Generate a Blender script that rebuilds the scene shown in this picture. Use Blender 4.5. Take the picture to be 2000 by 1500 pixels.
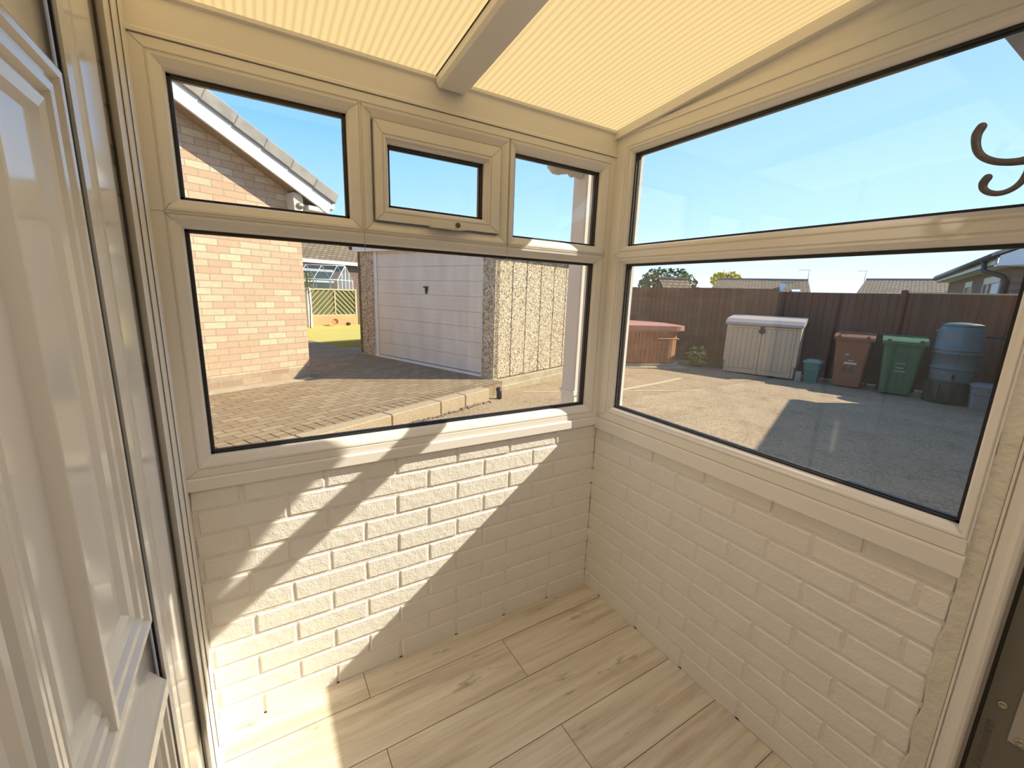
import bpy, math, random
from mathutils import Matrix, Vector
random.seed(7)
R = math.radians
scn = bpy.context.scene
col = scn.collection
for o in list(bpy.data.objects): bpy.data.objects.remove(o)

# ---------------------------------------------------------------- camera, sky, sun, exposure
cam_d = bpy.data.cameras.new('camera')
cam = bpy.data.objects.new('camera', cam_d); col.objects.link(cam)
cam_d.sensor_width = 36.0; cam_d.lens = 14.945; cam_d.clip_start = 0.02; cam_d.clip_end = 500
CAM = (-1.300, -1.384, 1.388)
RR = ((0.85705045, -0.51411602, 0.03390047), (-0.07898244, -0.19611542, -0.97739476), (0.50914271, 0.83499908, -0.20868694))
cam.matrix_world = Matrix(((RR[0][0], -RR[1][0], -RR[2][0], CAM[0]), (RR[0][1], -RR[1][1], -RR[2][1], CAM[1]),
                           (RR[0][2], -RR[1][2], -RR[2][2], CAM[2]), (0, 0, 0, 1)))
scn.camera = cam
vs = scn.view_settings
scn.display_settings.display_device = 'sRGB'
vs.view_transform = 'Standard'; vs.look = 'None'; vs.gamma = 1.0; vs.use_curve_mapping = False
vs.exposure = 1.26
SUN = Vector((1.0, -0.41, 0.77)).normalized()
w = bpy.data.worlds.new('world'); scn.world = w; w.use_nodes = True
nt = w.node_tree; nt.nodes.clear()
tcn = nt.nodes.new('ShaderNodeTexCoord'); sxyz = nt.nodes.new('ShaderNodeSeparateXYZ'); nt.links.new(tcn.outputs['Generated'], sxyz.inputs[0])
skr = nt.nodes.new('ShaderNodeValToRGB'); nt.links.new(sxyz.outputs[2], skr.inputs[0])
el = skr.color_ramp.elements
while len(el) < 6: el.new(.5)
for e_, (p_, c_) in zip(el, [(0, (.78, .90, .97)), (.04, (.68, .85, .98)), (.14, (.385, .625, .96)), (.30, (.205, .465, .93)), (.5, (.10, .28, .66)), (1, (.035, .10, .30))]):
    e_.position = p_; e_.color = (*c_, 1)
dotn = nt.nodes.new('ShaderNodeVectorMath'); dotn.operation = 'DOT_PRODUCT'; nt.links.new(tcn.outputs['Generated'], dotn.inputs[0]); dotn.inputs[1].default_value = tuple(SUN)
sur = nt.nodes.new('ShaderNodeValToRGB'); nt.links.new(dotn.outputs['Value'], sur.inputs[0])
e2 = sur.color_ramp.elements; e2[0].position = .0; e2[0].color = (0, 0, 0, 1); e2[1].position = 1.0; e2[1].color = (.27, .27, .27, 1)
mxs = nt.nodes.new('ShaderNodeMix'); mxs.data_type = 'RGBA'; nt.links.new(sur.outputs[0], mxs.inputs[0]); nt.links.new(skr.outputs[0], mxs.inputs[6]); mxs.inputs[7].default_value = (.80, .93, 1.0, 1)
bg = nt.nodes.new('ShaderNodeBackground'); bg.inputs[1].default_value = 0.70
wo = nt.nodes.new('ShaderNodeOutputWorld')
nt.links.new(mxs.outputs[2], bg.inputs[0]); nt.links.new(bg.outputs[0], wo.inputs[0])
sd = bpy.data.lights.new('sun', 'SUN'); sd.energy = 3.55; sd.angle = R(0.55); sd.color = (1.0, 0.885, 0.72)
so = bpy.data.objects.new('sun', sd); col.objects.link(so)
so.rotation_euler = SUN.to_track_quat('Z', 'Y').to_euler(); so.location = (6, -3, 8)

# ---------------------------------------------------------------- materials
class NT:
    def __init__(s, name):
        s.m = bpy.data.materials.new(name); s.m.use_nodes = True
        s.t = s.m.node_tree; s.t.nodes.clear()
        s.out = s.n('ShaderNodeOutputMaterial')
    def n(s, typ, **kw):
        x = s.t.nodes.new(typ)
        for k, v in kw.items(): setattr(x, k, v)
        return x
    def l(s, a, b): s.t.links.new(a, b)
    def tex(s, what='Object', scale=None):
        c = s.n('ShaderNodeTexCoord')
        if scale is None: return c.outputs[what]
        mp = s.n('ShaderNodeMapping'); mp.inputs['Scale'].default_value = scale
        s.l(c.outputs[what], mp.inputs[0]); return mp.outputs[0]
    def noise(s, vec, scale, detail=4, rough=.55):
        x = s.n('ShaderNodeTexNoise'); x.inputs['Scale'].default_value = scale; x.inputs['Detail'].default_value = detail
        x.inputs['Roughness'].default_value = rough
        s.l(vec, x.inputs['Vector']); return x.outputs['Fac']
    def ramp(s, fac, stops):
        x = s.n('ShaderNodeValToRGB'); e = x.color_ramp.elements
        while len(e) < len(stops): e.new(0.5)
        for i, (p, c) in enumerate(stops): e[i].position = p; e[i].color = (*c, 1)
        s.l(fac, x.inputs[0]); return x.outputs[0]
    def mix(s, fac, a, b, blend='MIX'):
        x = s.n('ShaderNodeMix', data_type='RGBA', blend_type=blend)
        for v, i in ((fac, 0), (a, 6), (b, 7)):
            if hasattr(v, 'links'): s.l(v, x.inputs[i])
            elif i: x.inputs[i].default_value = (*v, 1)
            else: x.inputs[i].default_value = v
        return x.outputs[2]
    def bump(s, h, strength=.5, dist=.01, normal=None):
        x = s.n('ShaderNodeBump'); x.inputs['Strength'].default_value = strength; x.inputs['Distance'].default_value = dist
        s.l(h, x.inputs['Height'])
        if normal: s.l(normal, x.inputs['Normal'])
        return x.outputs[0]
    def bsdf(s, color, rough=.5, metal=0, normal=None, spec=.5):
        x = s.n('ShaderNodeBsdfPrincipled')
        if hasattr(color, 'links'): s.l(color, x.inputs['Base Color'])
        else: x.inputs['Base Color'].default_value = (*color, 1)
        if hasattr(rough, 'links'): s.l(rough, x.inputs['Roughness'])
        else: x.inputs['Roughness'].default_value = rough
        x.inputs['Metallic'].default_value = metal; x.inputs['Specular IOR Level'].default_value = spec
        if normal: s.l(normal, x.inputs['Normal'])
        s.l(x.outputs[0], s.out.inputs[0]); return s.m

def simple(name, c, rough=.5, c2=None, scale=6, bump=0, bscale=60, bdist=.004, metal=0, spec=.5, stretch=(1, 1, 1), lo=.3, hi=.7):
    t = NT(name); v = t.tex('Object', stretch); cc = c
    if c2: cc = t.ramp(t.noise(v, scale), [(lo, c), (hi, c2)])
    nrm = t.bump(t.noise(v, bscale, 3), bump, bdist) if bump else None
    return t.bsdf(cc, rough, metal, nrm, spec)

def speckle(name, cols, vscale, rough=.9, bump=.5, bdist=.006, big=None, stain=None):
    """pebbles: one colour per Voronoi cell, from a ramp"""
    t = NT(name); v = t.tex('Object')
    vo = t.n('ShaderNodeTexVoronoi'); vo.inputs['Scale'].default_value = vscale; t.l(v, vo.inputs['Vector'])
    sep = t.n('ShaderNodeSeparateColor'); t.l(vo.outputs['Color'], sep.inputs[0])
    c = t.ramp(sep.outputs[0], [(i / (len(cols) - 1), q) for i, q in enumerate(cols)])
    if big: c = t.mix(t.ramp(t.noise(v, big[0], 5), [(.35, (0, 0, 0)), (.7, (big[1],) * 3)]), c, big[2])
    if stain: c = t.mix(t.ramp(t.noise(v, stain[0], 6, .7), [(.55, (0, 0, 0)), (.72, (stain[1],) * 3)]), c, stain[2])
    return t.bsdf(c, rough, 0, t.bump(vo.outputs['Distance'], bump, bdist), .25)

def brickmat(name, c1, c2, mortar, bw=.225, bh=.075, ms=.011, var=None, dirt=None, rot=0, offs=(0, 0), bump=.6, plan=False):
    t = NT(name); co = t.tex('Object'); sp = t.n('ShaderNodeSeparateXYZ'); t.l(co, sp.inputs[0])
    cb = t.n('ShaderNodeCombineXYZ')
    t.l(sp.outputs[0], cb.inputs[0]); t.l(sp.outputs[1 if plan else 2], cb.inputs[1])
    mp = t.n('ShaderNodeMapping'); t.l(cb.outputs[0], mp.inputs[0]); mp.inputs['Rotation'].default_value[2] = rot
    mp.inputs['Location'].default_value = (*offs, 0)
    b = t.n('ShaderNodeTexBrick'); t.l(mp.outputs[0], b.inputs['Vector'])
    b.inputs['Scale'].default_value = 1; b.inputs['Brick Width'].default_value = bw; b.inputs['Row Height'].default_value = bh
    b.inputs['Mortar Size'].default_value = ms / 2; b.inputs['Mortar Smooth'].default_value = .1
    b.inputs['Color1'].default_value = (0, 0, 0, 1); b.inputs['Color2'].default_value = (1, 1, 1, 1); b.inputs['Mortar'].default_value = (0, 0, 0, 1)
    sc = t.n('ShaderNodeSeparateColor'); t.l(b.outputs['Color'], sc.inputs[0])
    stops = [(0, c1), (1, c2)] if not var else [(0, c1), (.35, var), (.65, c2), (1, c1)]
    c = t.ramp(sc.outputs[0], stops)
    c = t.mix(t.ramp(t.noise(co, 22, 5), [(.35, (0, 0, 0)), (.75, (.35,) * 3)]), c, tuple(x * .62 for x in c1))
    c = t.mix(b.outputs['Fac'], c, mortar)
    if dirt: c = t.mix(t.ramp(t.noise(co, dirt[0], 5), [(.5, (0, 0, 0)), (.75, (dirt[1],) * 3)]), c, dirt[2])
    inv = t.n('ShaderNodeMath', operation='SUBTRACT'); inv.inputs[0].default_value = 1; t.l(b.outputs['Fac'], inv.inputs[1])
    n1 = t.bump(inv.outputs[0], bump, .006); n2 = t.bump(t.noise(co, 90, 3), .25, .003, n1)
    return t.bsdf(c, .9, 0, n2, .2)

def glassmat(name, tint=(.95, .97, .96)):
    t = NT(name); fr = t.n('ShaderNodeFresnel'); ge = t.n('ShaderNodeNewGeometry'); mi_ = t.n('ShaderNodeMath', operation='MULTIPLY_ADD'); t.l(ge.outputs['Backfacing'], mi_.inputs[0]); mi_.inputs[1].default_value = 1 / 1.52 - 1.52; mi_.inputs[2].default_value = 1.52; t.l(mi_.outputs[0], fr.inputs[0])
    a = t.n('ShaderNodeBsdfTransparent'); a.inputs[0].default_value = (*tint, 1)
    g = t.n('ShaderNodeBsdfGlossy'); g.inputs['Roughness'].default_value = 0.0
    m = t.n('ShaderNodeMixShader'); t.l(fr.outputs[0], m.inputs[0]); t.l(a.outputs[0], m.inputs[1]); t.l(g.outputs[0], m.inputs[2])
    t.l(m.outputs[0], t.out.inputs[0]); return t.m

MT = {}
MT['upvc'] = simple('white_upvc', (.87, .83, .775), .30, (.845, .80, .735), 3)
MT['seam'] = simple('upvc_weld_seam', (.42, .38, .31), .5)
MT['door'] = simple('white_door_skin', (.82, .79, .735), .13, (.80, .77, .71), 3)
MT['gasket'] = simple('black_gasket', (.018, .015, .013), .5)
MT['greyseal'] = simple('grey_seal', (.30, .28, .25), .4)
MT['glass'] = glassmat('window_glass')
MT['plaster'] = simple('rough_white_plaster', (.77, .725, .63), .8, (.70, .65, .55), 14, .7, 30, .012)
MT['inner'] = simple('hall_paint', (.82, .79, .72), .8)
MT['metal'] = simple('zinc_plate', (.50, .49, .46), .35, metal=.8)
MT['brass'] = simple('screw_metal', (.42, .38, .28), .4, metal=.7)
MT['iron'] = simple('cast_iron', (.085, .07, .062), .55, (.13, .105, .09), 60, .4, 250, .002)
MT['keep'] = simple('dark_keep_marks', (.12, .10, .08), .5)
t = NT('fill_lamp_glow'); e_ = t.n('ShaderNodeEmission'); e_.inputs[0].default_value = (1, .86, .70, 1); e_.inputs[1].default_value = .8; t.l(e_.outputs[0], t.out.inputs[0]); MT['opal'] = t.m  # emission for the shade of the added fill lamp
# painted brick
t = NT('white_painted_brick'); v = t.tex('Object')
c = t.ramp(t.noise(v, 7, 5), [(.3, (.845, .80, .735)), (.7, (.885, .845, .785))])
c = t.mix(t.ramp(t.noise(v, 55, 4, .7), [(.69, (0, 0, 0)), (.76, (.6,) * 3)]), c, (.40, .34, .27))
n1 = t.bump(t.noise(v, 190, 3), .5, .003); n2 = t.bump(t.noise(v, 34, 4), .55, .007, n1)
MT['wbrick'] = t.bsdf(c, .62, 0, n2, .3)
MT['wmortar'] = simple('white_painted_mortar', (.86, .815, .745), .7, (.76, .70, .61), 40, .6, 120, .004, lo=.5, hi=.8)
# laminate: per-plank offset in the attribute "plank"
t = NT('pale_oak_laminate'); co = t.tex('Object'); at = t.n('ShaderNodeAttribute'); at.attribute_name = 'plank'
ad = t.n('ShaderNodeVectorMath', operation='MULTIPLY_ADD'); ad.inputs[1].default_value = (1, 1, 1)
cb = t.n('ShaderNodeCombineXYZ'); t.l(at.outputs['Fac'], cb.inputs[0]); t.l(at.outputs['Fac'], cb.inputs[1])
sc = t.n('ShaderNodeVectorMath', operation='SCALE'); sc.inputs['Scale'].default_value = 23.0; t.l(cb.outputs[0], sc.inputs[0])
t.l(co, ad.inputs[0]); t.l(sc.outputs[0], ad.inputs[2])
mp = t.n('ShaderNodeMapping'); mp.inputs['Scale'].default_value = (1.5, 17, 17); t.l(ad.outputs[0], mp.inputs[0])
mp2 = t.n('ShaderNodeMapping'); mp2.inputs['Scale'].default_value = (2.2, 48, 48); t.l(ad.outputs[0], mp2.inputs[0])
mp3 = t.n('ShaderNodeMapping'); mp3.inputs['Scale'].default_value = (4, 16, 16); t.l(ad.outputs[0], mp3.inputs[0])
g1 = t.noise(mp.outputs[0], 1, 6, .6); g2 = t.noise(mp2.outputs[0], 1, 4, .6); g3 = t.noise(mp3.outputs[0], 1, 6, .65)
c = t.ramp(g1, [(.28, (.52, .44, .34)), (.48, (.78, .69, .565)), (.70, (.87, .79, .67))])
c = t.mix(t.ramp(g2, [(.44, (0, 0, 0)), (.72, (.5,) * 3)]), c, (.47, .39, .29))
c = t.mix(t.ramp(g3, [(.60, (0, 0, 0)), (.70, (.85,) * 3)]), c, (.24, .185, .13))
MT['laminate'] = t.bsdf(c, .42, 0, t.bump(g2, .15, .002), .4)
MT['joint'] = simple('plank_joint', (.23, .13, .07), .8)
# polycarbonate roof
t = NT('cream_polycarbonate'); v = t.tex('Object', (1, 1, 1))
wv = t.n('ShaderNodeTexWave', wave_type='BANDS', bands_direction='X', wave_profile='SIN'); wv.inputs['Scale'].default_value = 15.2
wv.inputs['Distortion'].default_value = 0.25; wv.inputs['Detail'].default_value = 1
t.l(v, wv.inputs['Vector'])
c = t.ramp(wv.outputs['Fac'], [(.05, (.555, .40, .175)), (.35, (.62, .46, .21)), (1, (.655, .495, .23))])
tr = t.n('ShaderNodeBsdfTranslucent'); t.l(c, tr.inputs[0])
df = t.n('ShaderNodeBsdfPrincipled'); t.l(c, df.inputs['Base Color']); df.inputs['Roughness'].default_value = .35
mx = t.n('ShaderNodeMixShader'); mx.inputs[0].default_value = .12; t.l(tr.outputs[0], mx.inputs[1]); t.l(df.outputs[0], mx.inputs[2])
t.l(mx.outputs[0], t.out.inputs[0]); MT['poly'] = t.m
t = NT('clear_polycarbonate_skin'); a = t.n('ShaderNodeBsdfTransparent'); a.inputs[0].default_value = (.95, .93, .88, 1); t.l(a.outputs[0], t.out.inputs[0]); MT['polyclear'] = t.m
# outside
MT['drive'] = speckle('driveway_aggregate', [(.20, .135, .078), (.34, .245, .15), (.46, .345, .22), (.27, .19, .11)], 70, .95, .5, .008,
                      big=(1.3, .5, (.46, .345, .215)), stain=(3.1, .6, (.15, .105, .06)))
MT['drivelight'] = speckle('driveway_pale_strip', [(.50, .40, .26), (.58, .48, .33), (.44, .35, .23)], 80, .95, .3, .006)
MT['paving'] = brickmat('block_paving', (.31, .225, .135), (.38, .29, .185), (.15, .112, .07), .20, .10, .012, (.28, .20, .12), (2.2, .5, (.26, .19, .115)), plan=True, rot=R(0))
MT['kerb'] = speckle('kerb_stone', [(.42, .315, .20), (.52, .41, .275), (.36, .265, .165)], 120, .95, .4, .006, big=(3, .6, (.42, .33, .22)))
MT['hbrick'] = brickmat('buff_house_brick', (.60, .40, .26), (.78, .60, .40), (.40, .33, .25), var=(.66, .42, .27), offs=(.06, -.18))
MT['sootbrick'] = brickmat('damp_house_brick', (.40, .28, .19), (.52, .38, .25), (.40, .33, .24), var=(.40, .27, .18), offs=(.06, -.18))
MT['nbrick'] = brickmat('brown_house_brick', (.24, .15, .11), (.31, .20, .145), (.24, .19, .15), var=(.21, .13, .10))
MT['tile'] = simple('grey_concrete_tile', (.36, .335, .30), .9, (.27, .25, .225), 9, .4, 60, .006)
MT['farroof'] = brickmat('brown_pantile', (.22, .165, .11), (.31, .24, .165), (.10, .075, .05), .30, .18, .05, bump=1, plan=True)
MT['farroof2'] = brickmat('tan_pantile', (.27, .205, .14), (.35, .28, .195), (.11, .08, .055), .30, .22, .07, bump=1, plan=True)
MT['whitewood'] = simple('white_painted_board', (.84, .82, .78), .5, (.78, .75, .70), 5)
MT['soffit'] = simple('brown_soffit', (.33, .25, .18), .7, (.26, .19, .14), 20)
MT['pebble'] = speckle('pebbledash', [(.22, .155, .09), (.50, .40, .265), (.68, .57, .41), (.34, .25, .155), (.78, .69, .53)], 46, .95, .8, .012)
MT['concrete'] = simple('mossy_concrete', (.47, .39, .27), .95, (.36, .29, .18), 8, .5, 60, .008)
MT['gdoor'] = simple('white_garage_door', (.80, .735, .64), .45, (.69, .615, .52), 4, stretch=(1, 1, .35))
MT['black'] = simple('black_plastic', (.02, .02, .022), .45)
MT['dark'] = simple('dark_plastic', (.045, .045, .045), .5)
MT['lawn'] = simple('yellow_green_lawn', (.62, .50, .10), .95, (.70, .60, .17), 1.6, .6, 120, .02, stretch=(.5, 2.2, 1))
MT['grass'] = simple('dull_grass', (.12, .16, .05), .95, (.20, .20, .08), 3, .5, 40, .02)
t = NT('brown_fence_board'); co = t.tex('Object'); at = t.n('ShaderNodeAttribute'); at.attribute_name = 'plank'
c = t.ramp(at.outputs['Fac'], [(0, (.165, .085, .052)), (.5, (.21, .118, .072)), (1, (.14, .085, .056))])
c = t.mix(t.ramp(t.noise(co, 2.2, 5), [(.42, (0, 0, 0)), (.7, (.7,) * 3)]), c, (.20, .085, .055))
mp = t.n('ShaderNodeMapping'); mp.inputs['Scale'].default_value = (30, 30, 1.5); t.l(co, mp.inputs[0])
MT['fence'] = t.bsdf(c, .9, 0, t.bump(t.noise(mp.outputs[0], 1, 4), .4, .006), .2)
MT['trellis'] = simple('weathered_trellis', (.36, .34, .17), .9, (.46, .44, .25), 6)
MT['trellisback'] = simple('dark_trellis_backing', (.12, .115, .05), .95, (.17, .165, .075), 12)
MT['darkgravel'] = speckle('dark_gravel', [(.10, .075, .045), (.30, .235, .16), (.16, .12, .075)], 60)
MT['paletimber'] = simple('pale_timber', (.60, .50, .34), .85, (.50, .40, .26), 8)
MT['sleeper'] = simple('orange_sleeper', (.62, .40, .20), .9, (.55, .34, .16), 5)
MT['tubwood'] = simple('orange_brown_cladding', (.42, .19, .085), .6, (.30, .135, .065), 7, .3, 40, .005, stretch=(4, 4, .6))
MT['tubcover'] = simple('terracotta_cover', (.50, .235, .155), .55, (.44, .20, .13), 5)
MT['slab'] = simple('pale_stone_slab', (.50, .43, .31), .9, (.38, .31, .21), 6, .5, 50, .006)
MT['resin'] = simple('beige_resin', (.60, .475, .31), .6, (.56, .44, .285), 4)
MT['resingroove'] = simple('brown_resin_groove', (.27, .21, .145), .7)
MT['taupe'] = simple('taupe_resin_lid', (.44, .375, .32), .5)
MT['brownbin'] = simple('brown_bin_plastic', (.26, .105, .05), .40, (.22, .09, .043), 5)
MT['greenbin'] = simple('green_bin_plastic', (.065, .155, .078), .40, (.055, .13, .066), 5)
MT['teal'] = simple('teal_caddy_plastic', (.045, .20, .155), .4)
MT['tealid'] = simple('pale_teal_lid', (.17, .29, .24), .4)
MT['butt'] = simple('blue_grey_butt_plastic', (.145, .195, .195), .4, (.12, .165, .16), 4)
MT['stand'] = simple('dark_green_stand', (.055, .06, .042), .6)
MT['greycad'] = simple('grey_caddy_plastic', (.20, .225, .225), .5)
MT['mark'] = simple('pale_print', (.62, .60, .56), .6)
MT['markdark'] = simple('dark_print', (.05, .05, .055), .6)
MT['render'] = simple('grey_render', (.36, .33, .28), .9, (.30, .275, .23), 5, .4, 40, .006)
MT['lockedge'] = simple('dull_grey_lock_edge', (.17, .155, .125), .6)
MT['frame'] = simple('cream_window_frame', (.66, .58, .46), .5)
MT['pane'] = simple('dark_window_pane', (.09, .10, .095), .08)
MT['paper'] = simple('white_blind', (.85, .85, .83), .8)
MT['leaf'] = simple('green_leaf', (.10, .15, .05), .8, (.17, .20, .08), 3)
MT['leafy'] = simple('yellow_flower', (.78, .58, .04), .8, (.60, .50, .05), 3)
MT['leafp'] = simple('variegated_leaf', (.16, .22, .06), .7, (.42, .44, .14), 25)
MT['bark'] = simple('bark', (.10, .075, .05), .9)
MT['alu'] = simple('greenhouse_frame', (.72, .74, .74), .4)
MT['ghglass'] = glassmat('greenhouse_glass', (.82, .87, .88))
MT['red'] = simple('dark_red_bloom', (.20, .06, .045), .8)
MT['terra'] = simple('terracotta_pot', (.55, .25, .12), .8)

# ---------------------------------------------------------------- mesh helpers
class MB:
    def __init__(s): s.v = []; s.f = []; s.mi = []; s.at = []; s.cur = 0; s.a = 0.0; s.smooth = []; s.sm = False
    def add(s, vs_, fs_):
        n = len(s.v); s.v += [tuple(p) for p in vs_]
        for f in fs_: s.f.append([i + n for i in f]); s.mi.append(s.cur); s.at.append(s.a); s.smooth.append(s.sm)
        return s
    def quad(s, a, b, c, d): return s.add([a, b, c, d], [(0, 1, 2, 3)])
    def box(s, x0, x1, y0, y1, z0, z1, T=None):
        x0, x1 = min(x0, x1), max(x0, x1); y0, y1 = min(y0, y1), max(y0, y1); z0, z1 = min(z0, z1), max(z0, z1)
        vs_ = [(x, y, z) for z in (z0, z1) for y in (y0, y1) for x in (x0, x1)]
        if T: vs_ = [tuple(T @ Vector(p)) for p in vs_]
        return s.add(vs_, [(0, 2, 3, 1), (4, 5, 7, 6), (0, 1, 5, 4), (2, 6, 7, 3), (0, 4, 6, 2), (1, 3, 7, 5)])
    def bbox(s, x0, x1, y0, y1, z0, z1, r=.01, T=None):
        """box with chamfered edges"""
        X, Y, Z = (x0, x1), (y0, y1), (z0, z1); vs_ = []; idx = {}
        for i in (0, 1):
            for j in (0, 1):
                for k in (0, 1):
                    si, sj, sk = (1 - 2 * i) * r, (1 - 2 * j) * r, (1 - 2 * k) * r
                    for ax, p in enumerate(((X[i], Y[j] + sj, Z[k] + sk), (X[i] + si, Y[j], Z[k] + sk), (X[i] + si, Y[j] + sj, Z[k]))):
                        idx[(i, j, k, ax)] = len(vs_); vs_.append(p)
        f = []
        for i in (0, 1):
            q = [idx[(i, a, b, 0)] for a, b in ((0, 0), (1, 0), (1, 1), (0, 1))]; f.append(q if i else q[::-1])
            q = [idx[(a, i, b, 1)] for a, b in ((0, 0), (0, 1), (1, 1), (1, 0))]; f.append(q if i else q[::-1])
            q = [idx[(a, b, i, 2)] for a, b in ((0, 0), (1, 0), (1, 1), (0, 1))]; f.append(q if i else q[::-1])
        for a in (0, 1):
            for b in (0, 1):
                f.append([idx[(a, b, 0, 0)], idx[(a, b, 1, 0)], idx[(a, b, 1, 1)], idx[(a, b, 0, 1)]])
                f.append([idx[(a, 0, b, 0)], idx[(a, 1, b, 0)], idx[(a, 1, b, 2)], idx[(a, 0, b, 2)]])
                f.append([idx[(0, a, b, 1)], idx[(1, a, b, 1)], idx[(1, a, b, 2)], idx[(0, a, b, 2)]])
                for k in (0, 1): f.append([idx[(a, b, k, 0)], idx[(a, b, k, 1)], idx[(a, b, k, 2)]])
        if T: vs_ = [tuple(T @ Vector(p)) for p in vs_]
        return s.add(vs_, f)
    def prism(s, poly, axis, a0, a1, T=None):
        """extrude a 2-D polygon: axis 'x' -> poly is (y,z); 'y' -> (x,z); 'z' -> (x,y)"""
        mk = {'x': lambda p, a: (a, p[0], p[1]), 'y': lambda p, a: (p[0], a, p[1]), 'z': lambda p, a: (p[0], p[1], a)}[axis]
        n = len(poly); vs_ = [mk(p, a0) for p in poly] + [mk(p, a1) for p in poly]
        if T: vs_ = [tuple(T @ Vector(p)) for p in vs_]
        return s.add(vs_, [tuple(range(n))[::-1], tuple(range(n, 2 * n))] + [(i, (i + 1) % n, n + (i + 1) % n, n + i) for i in range(n)])
    def lathe(s, prof, n=32, c=(0, 0), cap=True):
        vs_ = []; f = []
        for r, z in prof:
            for i in range(n): a = 2 * math.pi * i / n; vs_.append((c[0] + r * math.cos(a), c[1] + r * math.sin(a), z))
        m = len(prof)
        for j in range(m - 1):
            for i in range(n): f.append((j * n + i, j * n + (i + 1) % n, (j + 1) * n + (i + 1) % n, (j + 1) * n + i))
        if cap: f += [tuple(range(n))[::-1], tuple((m - 1) * n + i for i in range(n))]
        s.sm = True; s.add(vs_, f); s.sm = False; return s
    def tube(s, pts, r, n=10):
        """tube along pts; r a number or one per point"""
        pts = [Vector(p) for p in pts]; m = len(pts); rs = r if isinstance(r, (list, tuple)) else [r] * m
        vs_ = []; f = []; u = None
        for j in range(m):
            d = (pts[min(j + 1, m - 1)] - pts[max(j - 1, 0)]).normalized()
            if u is None: u = d.orthogonal().normalized()
            u = (u - d * u.dot(d)).normalized(); q = d.cross(u)
            for i in range(n):
                a = 2 * math.pi * i / n; vs_.append(tuple(pts[j] + (u * math.cos(a) + q * math.sin(a)) * rs[j]))
        for j in range(m - 1):
            for i in range(n): f.append((j * n + i, j * n + (i + 1) % n, (j + 1) * n + (i + 1) % n, (j + 1) * n + i))
        f += [tuple(range(n))[::-1], tuple((m - 1) * n + i for i in range(n))]
        s.sm = True; s.add(vs_, f); s.sm = False; return s

ROOTM = {}
def tag(o, label=None, cat=None, group=None, kind=None):
    for k, v in (('label', label), ('category', cat), ('group', group), ('kind', kind)):
        if v: o[k] = v
    return o
def thing(name, label=None, cat=None, loc=(0, 0, 0), rz=0, group=None, kind=None):
    o = bpy.data.objects.new(name, None); o.empty_display_size = .1; col.objects.link(o)
    o.location = loc; o.rotation_euler = (0, 0, rz)
    ROOTM[o] = Matrix.Translation(loc) @ Matrix.Rotation(rz, 4, 'Z')
    return tag(o, label, cat, group, kind)
def obj(name, mb, mats, parent=None, label=None, cat=None, group=None, kind=None, world=False):
    """link mb as one mesh; with world=True its points are world points and get moved into the parent's frame"""
    vs_ = mb.v
    if world and parent in ROOTM:
        inv = ROOTM[parent].inverted(); vs_ = [tuple(inv @ Vector(p)) for p in mb.v]
    me = bpy.data.meshes.new(name); me.from_pydata(vs_, [], mb.f); me.update()
    for m in (mats if isinstance(mats, (list, tuple)) else [mats]): me.materials.append(MT[m])
    me.polygons.foreach_set('material_index', mb.mi); me.polygons.foreach_set('use_smooth', mb.smooth)
    if any(mb.at):
        a = me.attributes.new('plank', 'FLOAT', 'FACE'); a.data.foreach_set('value', mb.at)
    import bmesh
    b = bmesh.new(); b.from_mesh(me); bmesh.ops.recalc_face_normals(b, faces=b.faces); b.to_mesh(me); b.free()
    o = bpy.data.objects.new(name, me); col.objects.link(o)
    if parent: o.parent = parent; ROOTM[o] = ROOTM.get(parent, Matrix())
    return tag(o, label, cat, group, kind)
def text_mesh(name, s, size, T, mat, parent, thick=.0006):
    cu = bpy.data.curves.new(name, 'FONT'); cu.body = s; cu.size = size; cu.extrude = thick; cu.align_x = 'CENTER'; cu.align_y = 'CENTER'
    tmp = bpy.data.objects.new('tmp', cu); col.objects.link(tmp)
    bpy.context.view_layer.update()
    me = bpy.data.meshes.new_from_object(tmp.evaluated_get(bpy.context.evaluated_depsgraph_get()))
    bpy.data.objects.remove(tmp); me.transform(T); me.name = name; me.materials.clear(); me.materials.append(MT[mat])
    o = bpy.data.objects.new(name, me); col.objects.link(o); o.parent = parent; ROOTM[o] = ROOTM.get(parent, Matrix()); return o

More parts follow.
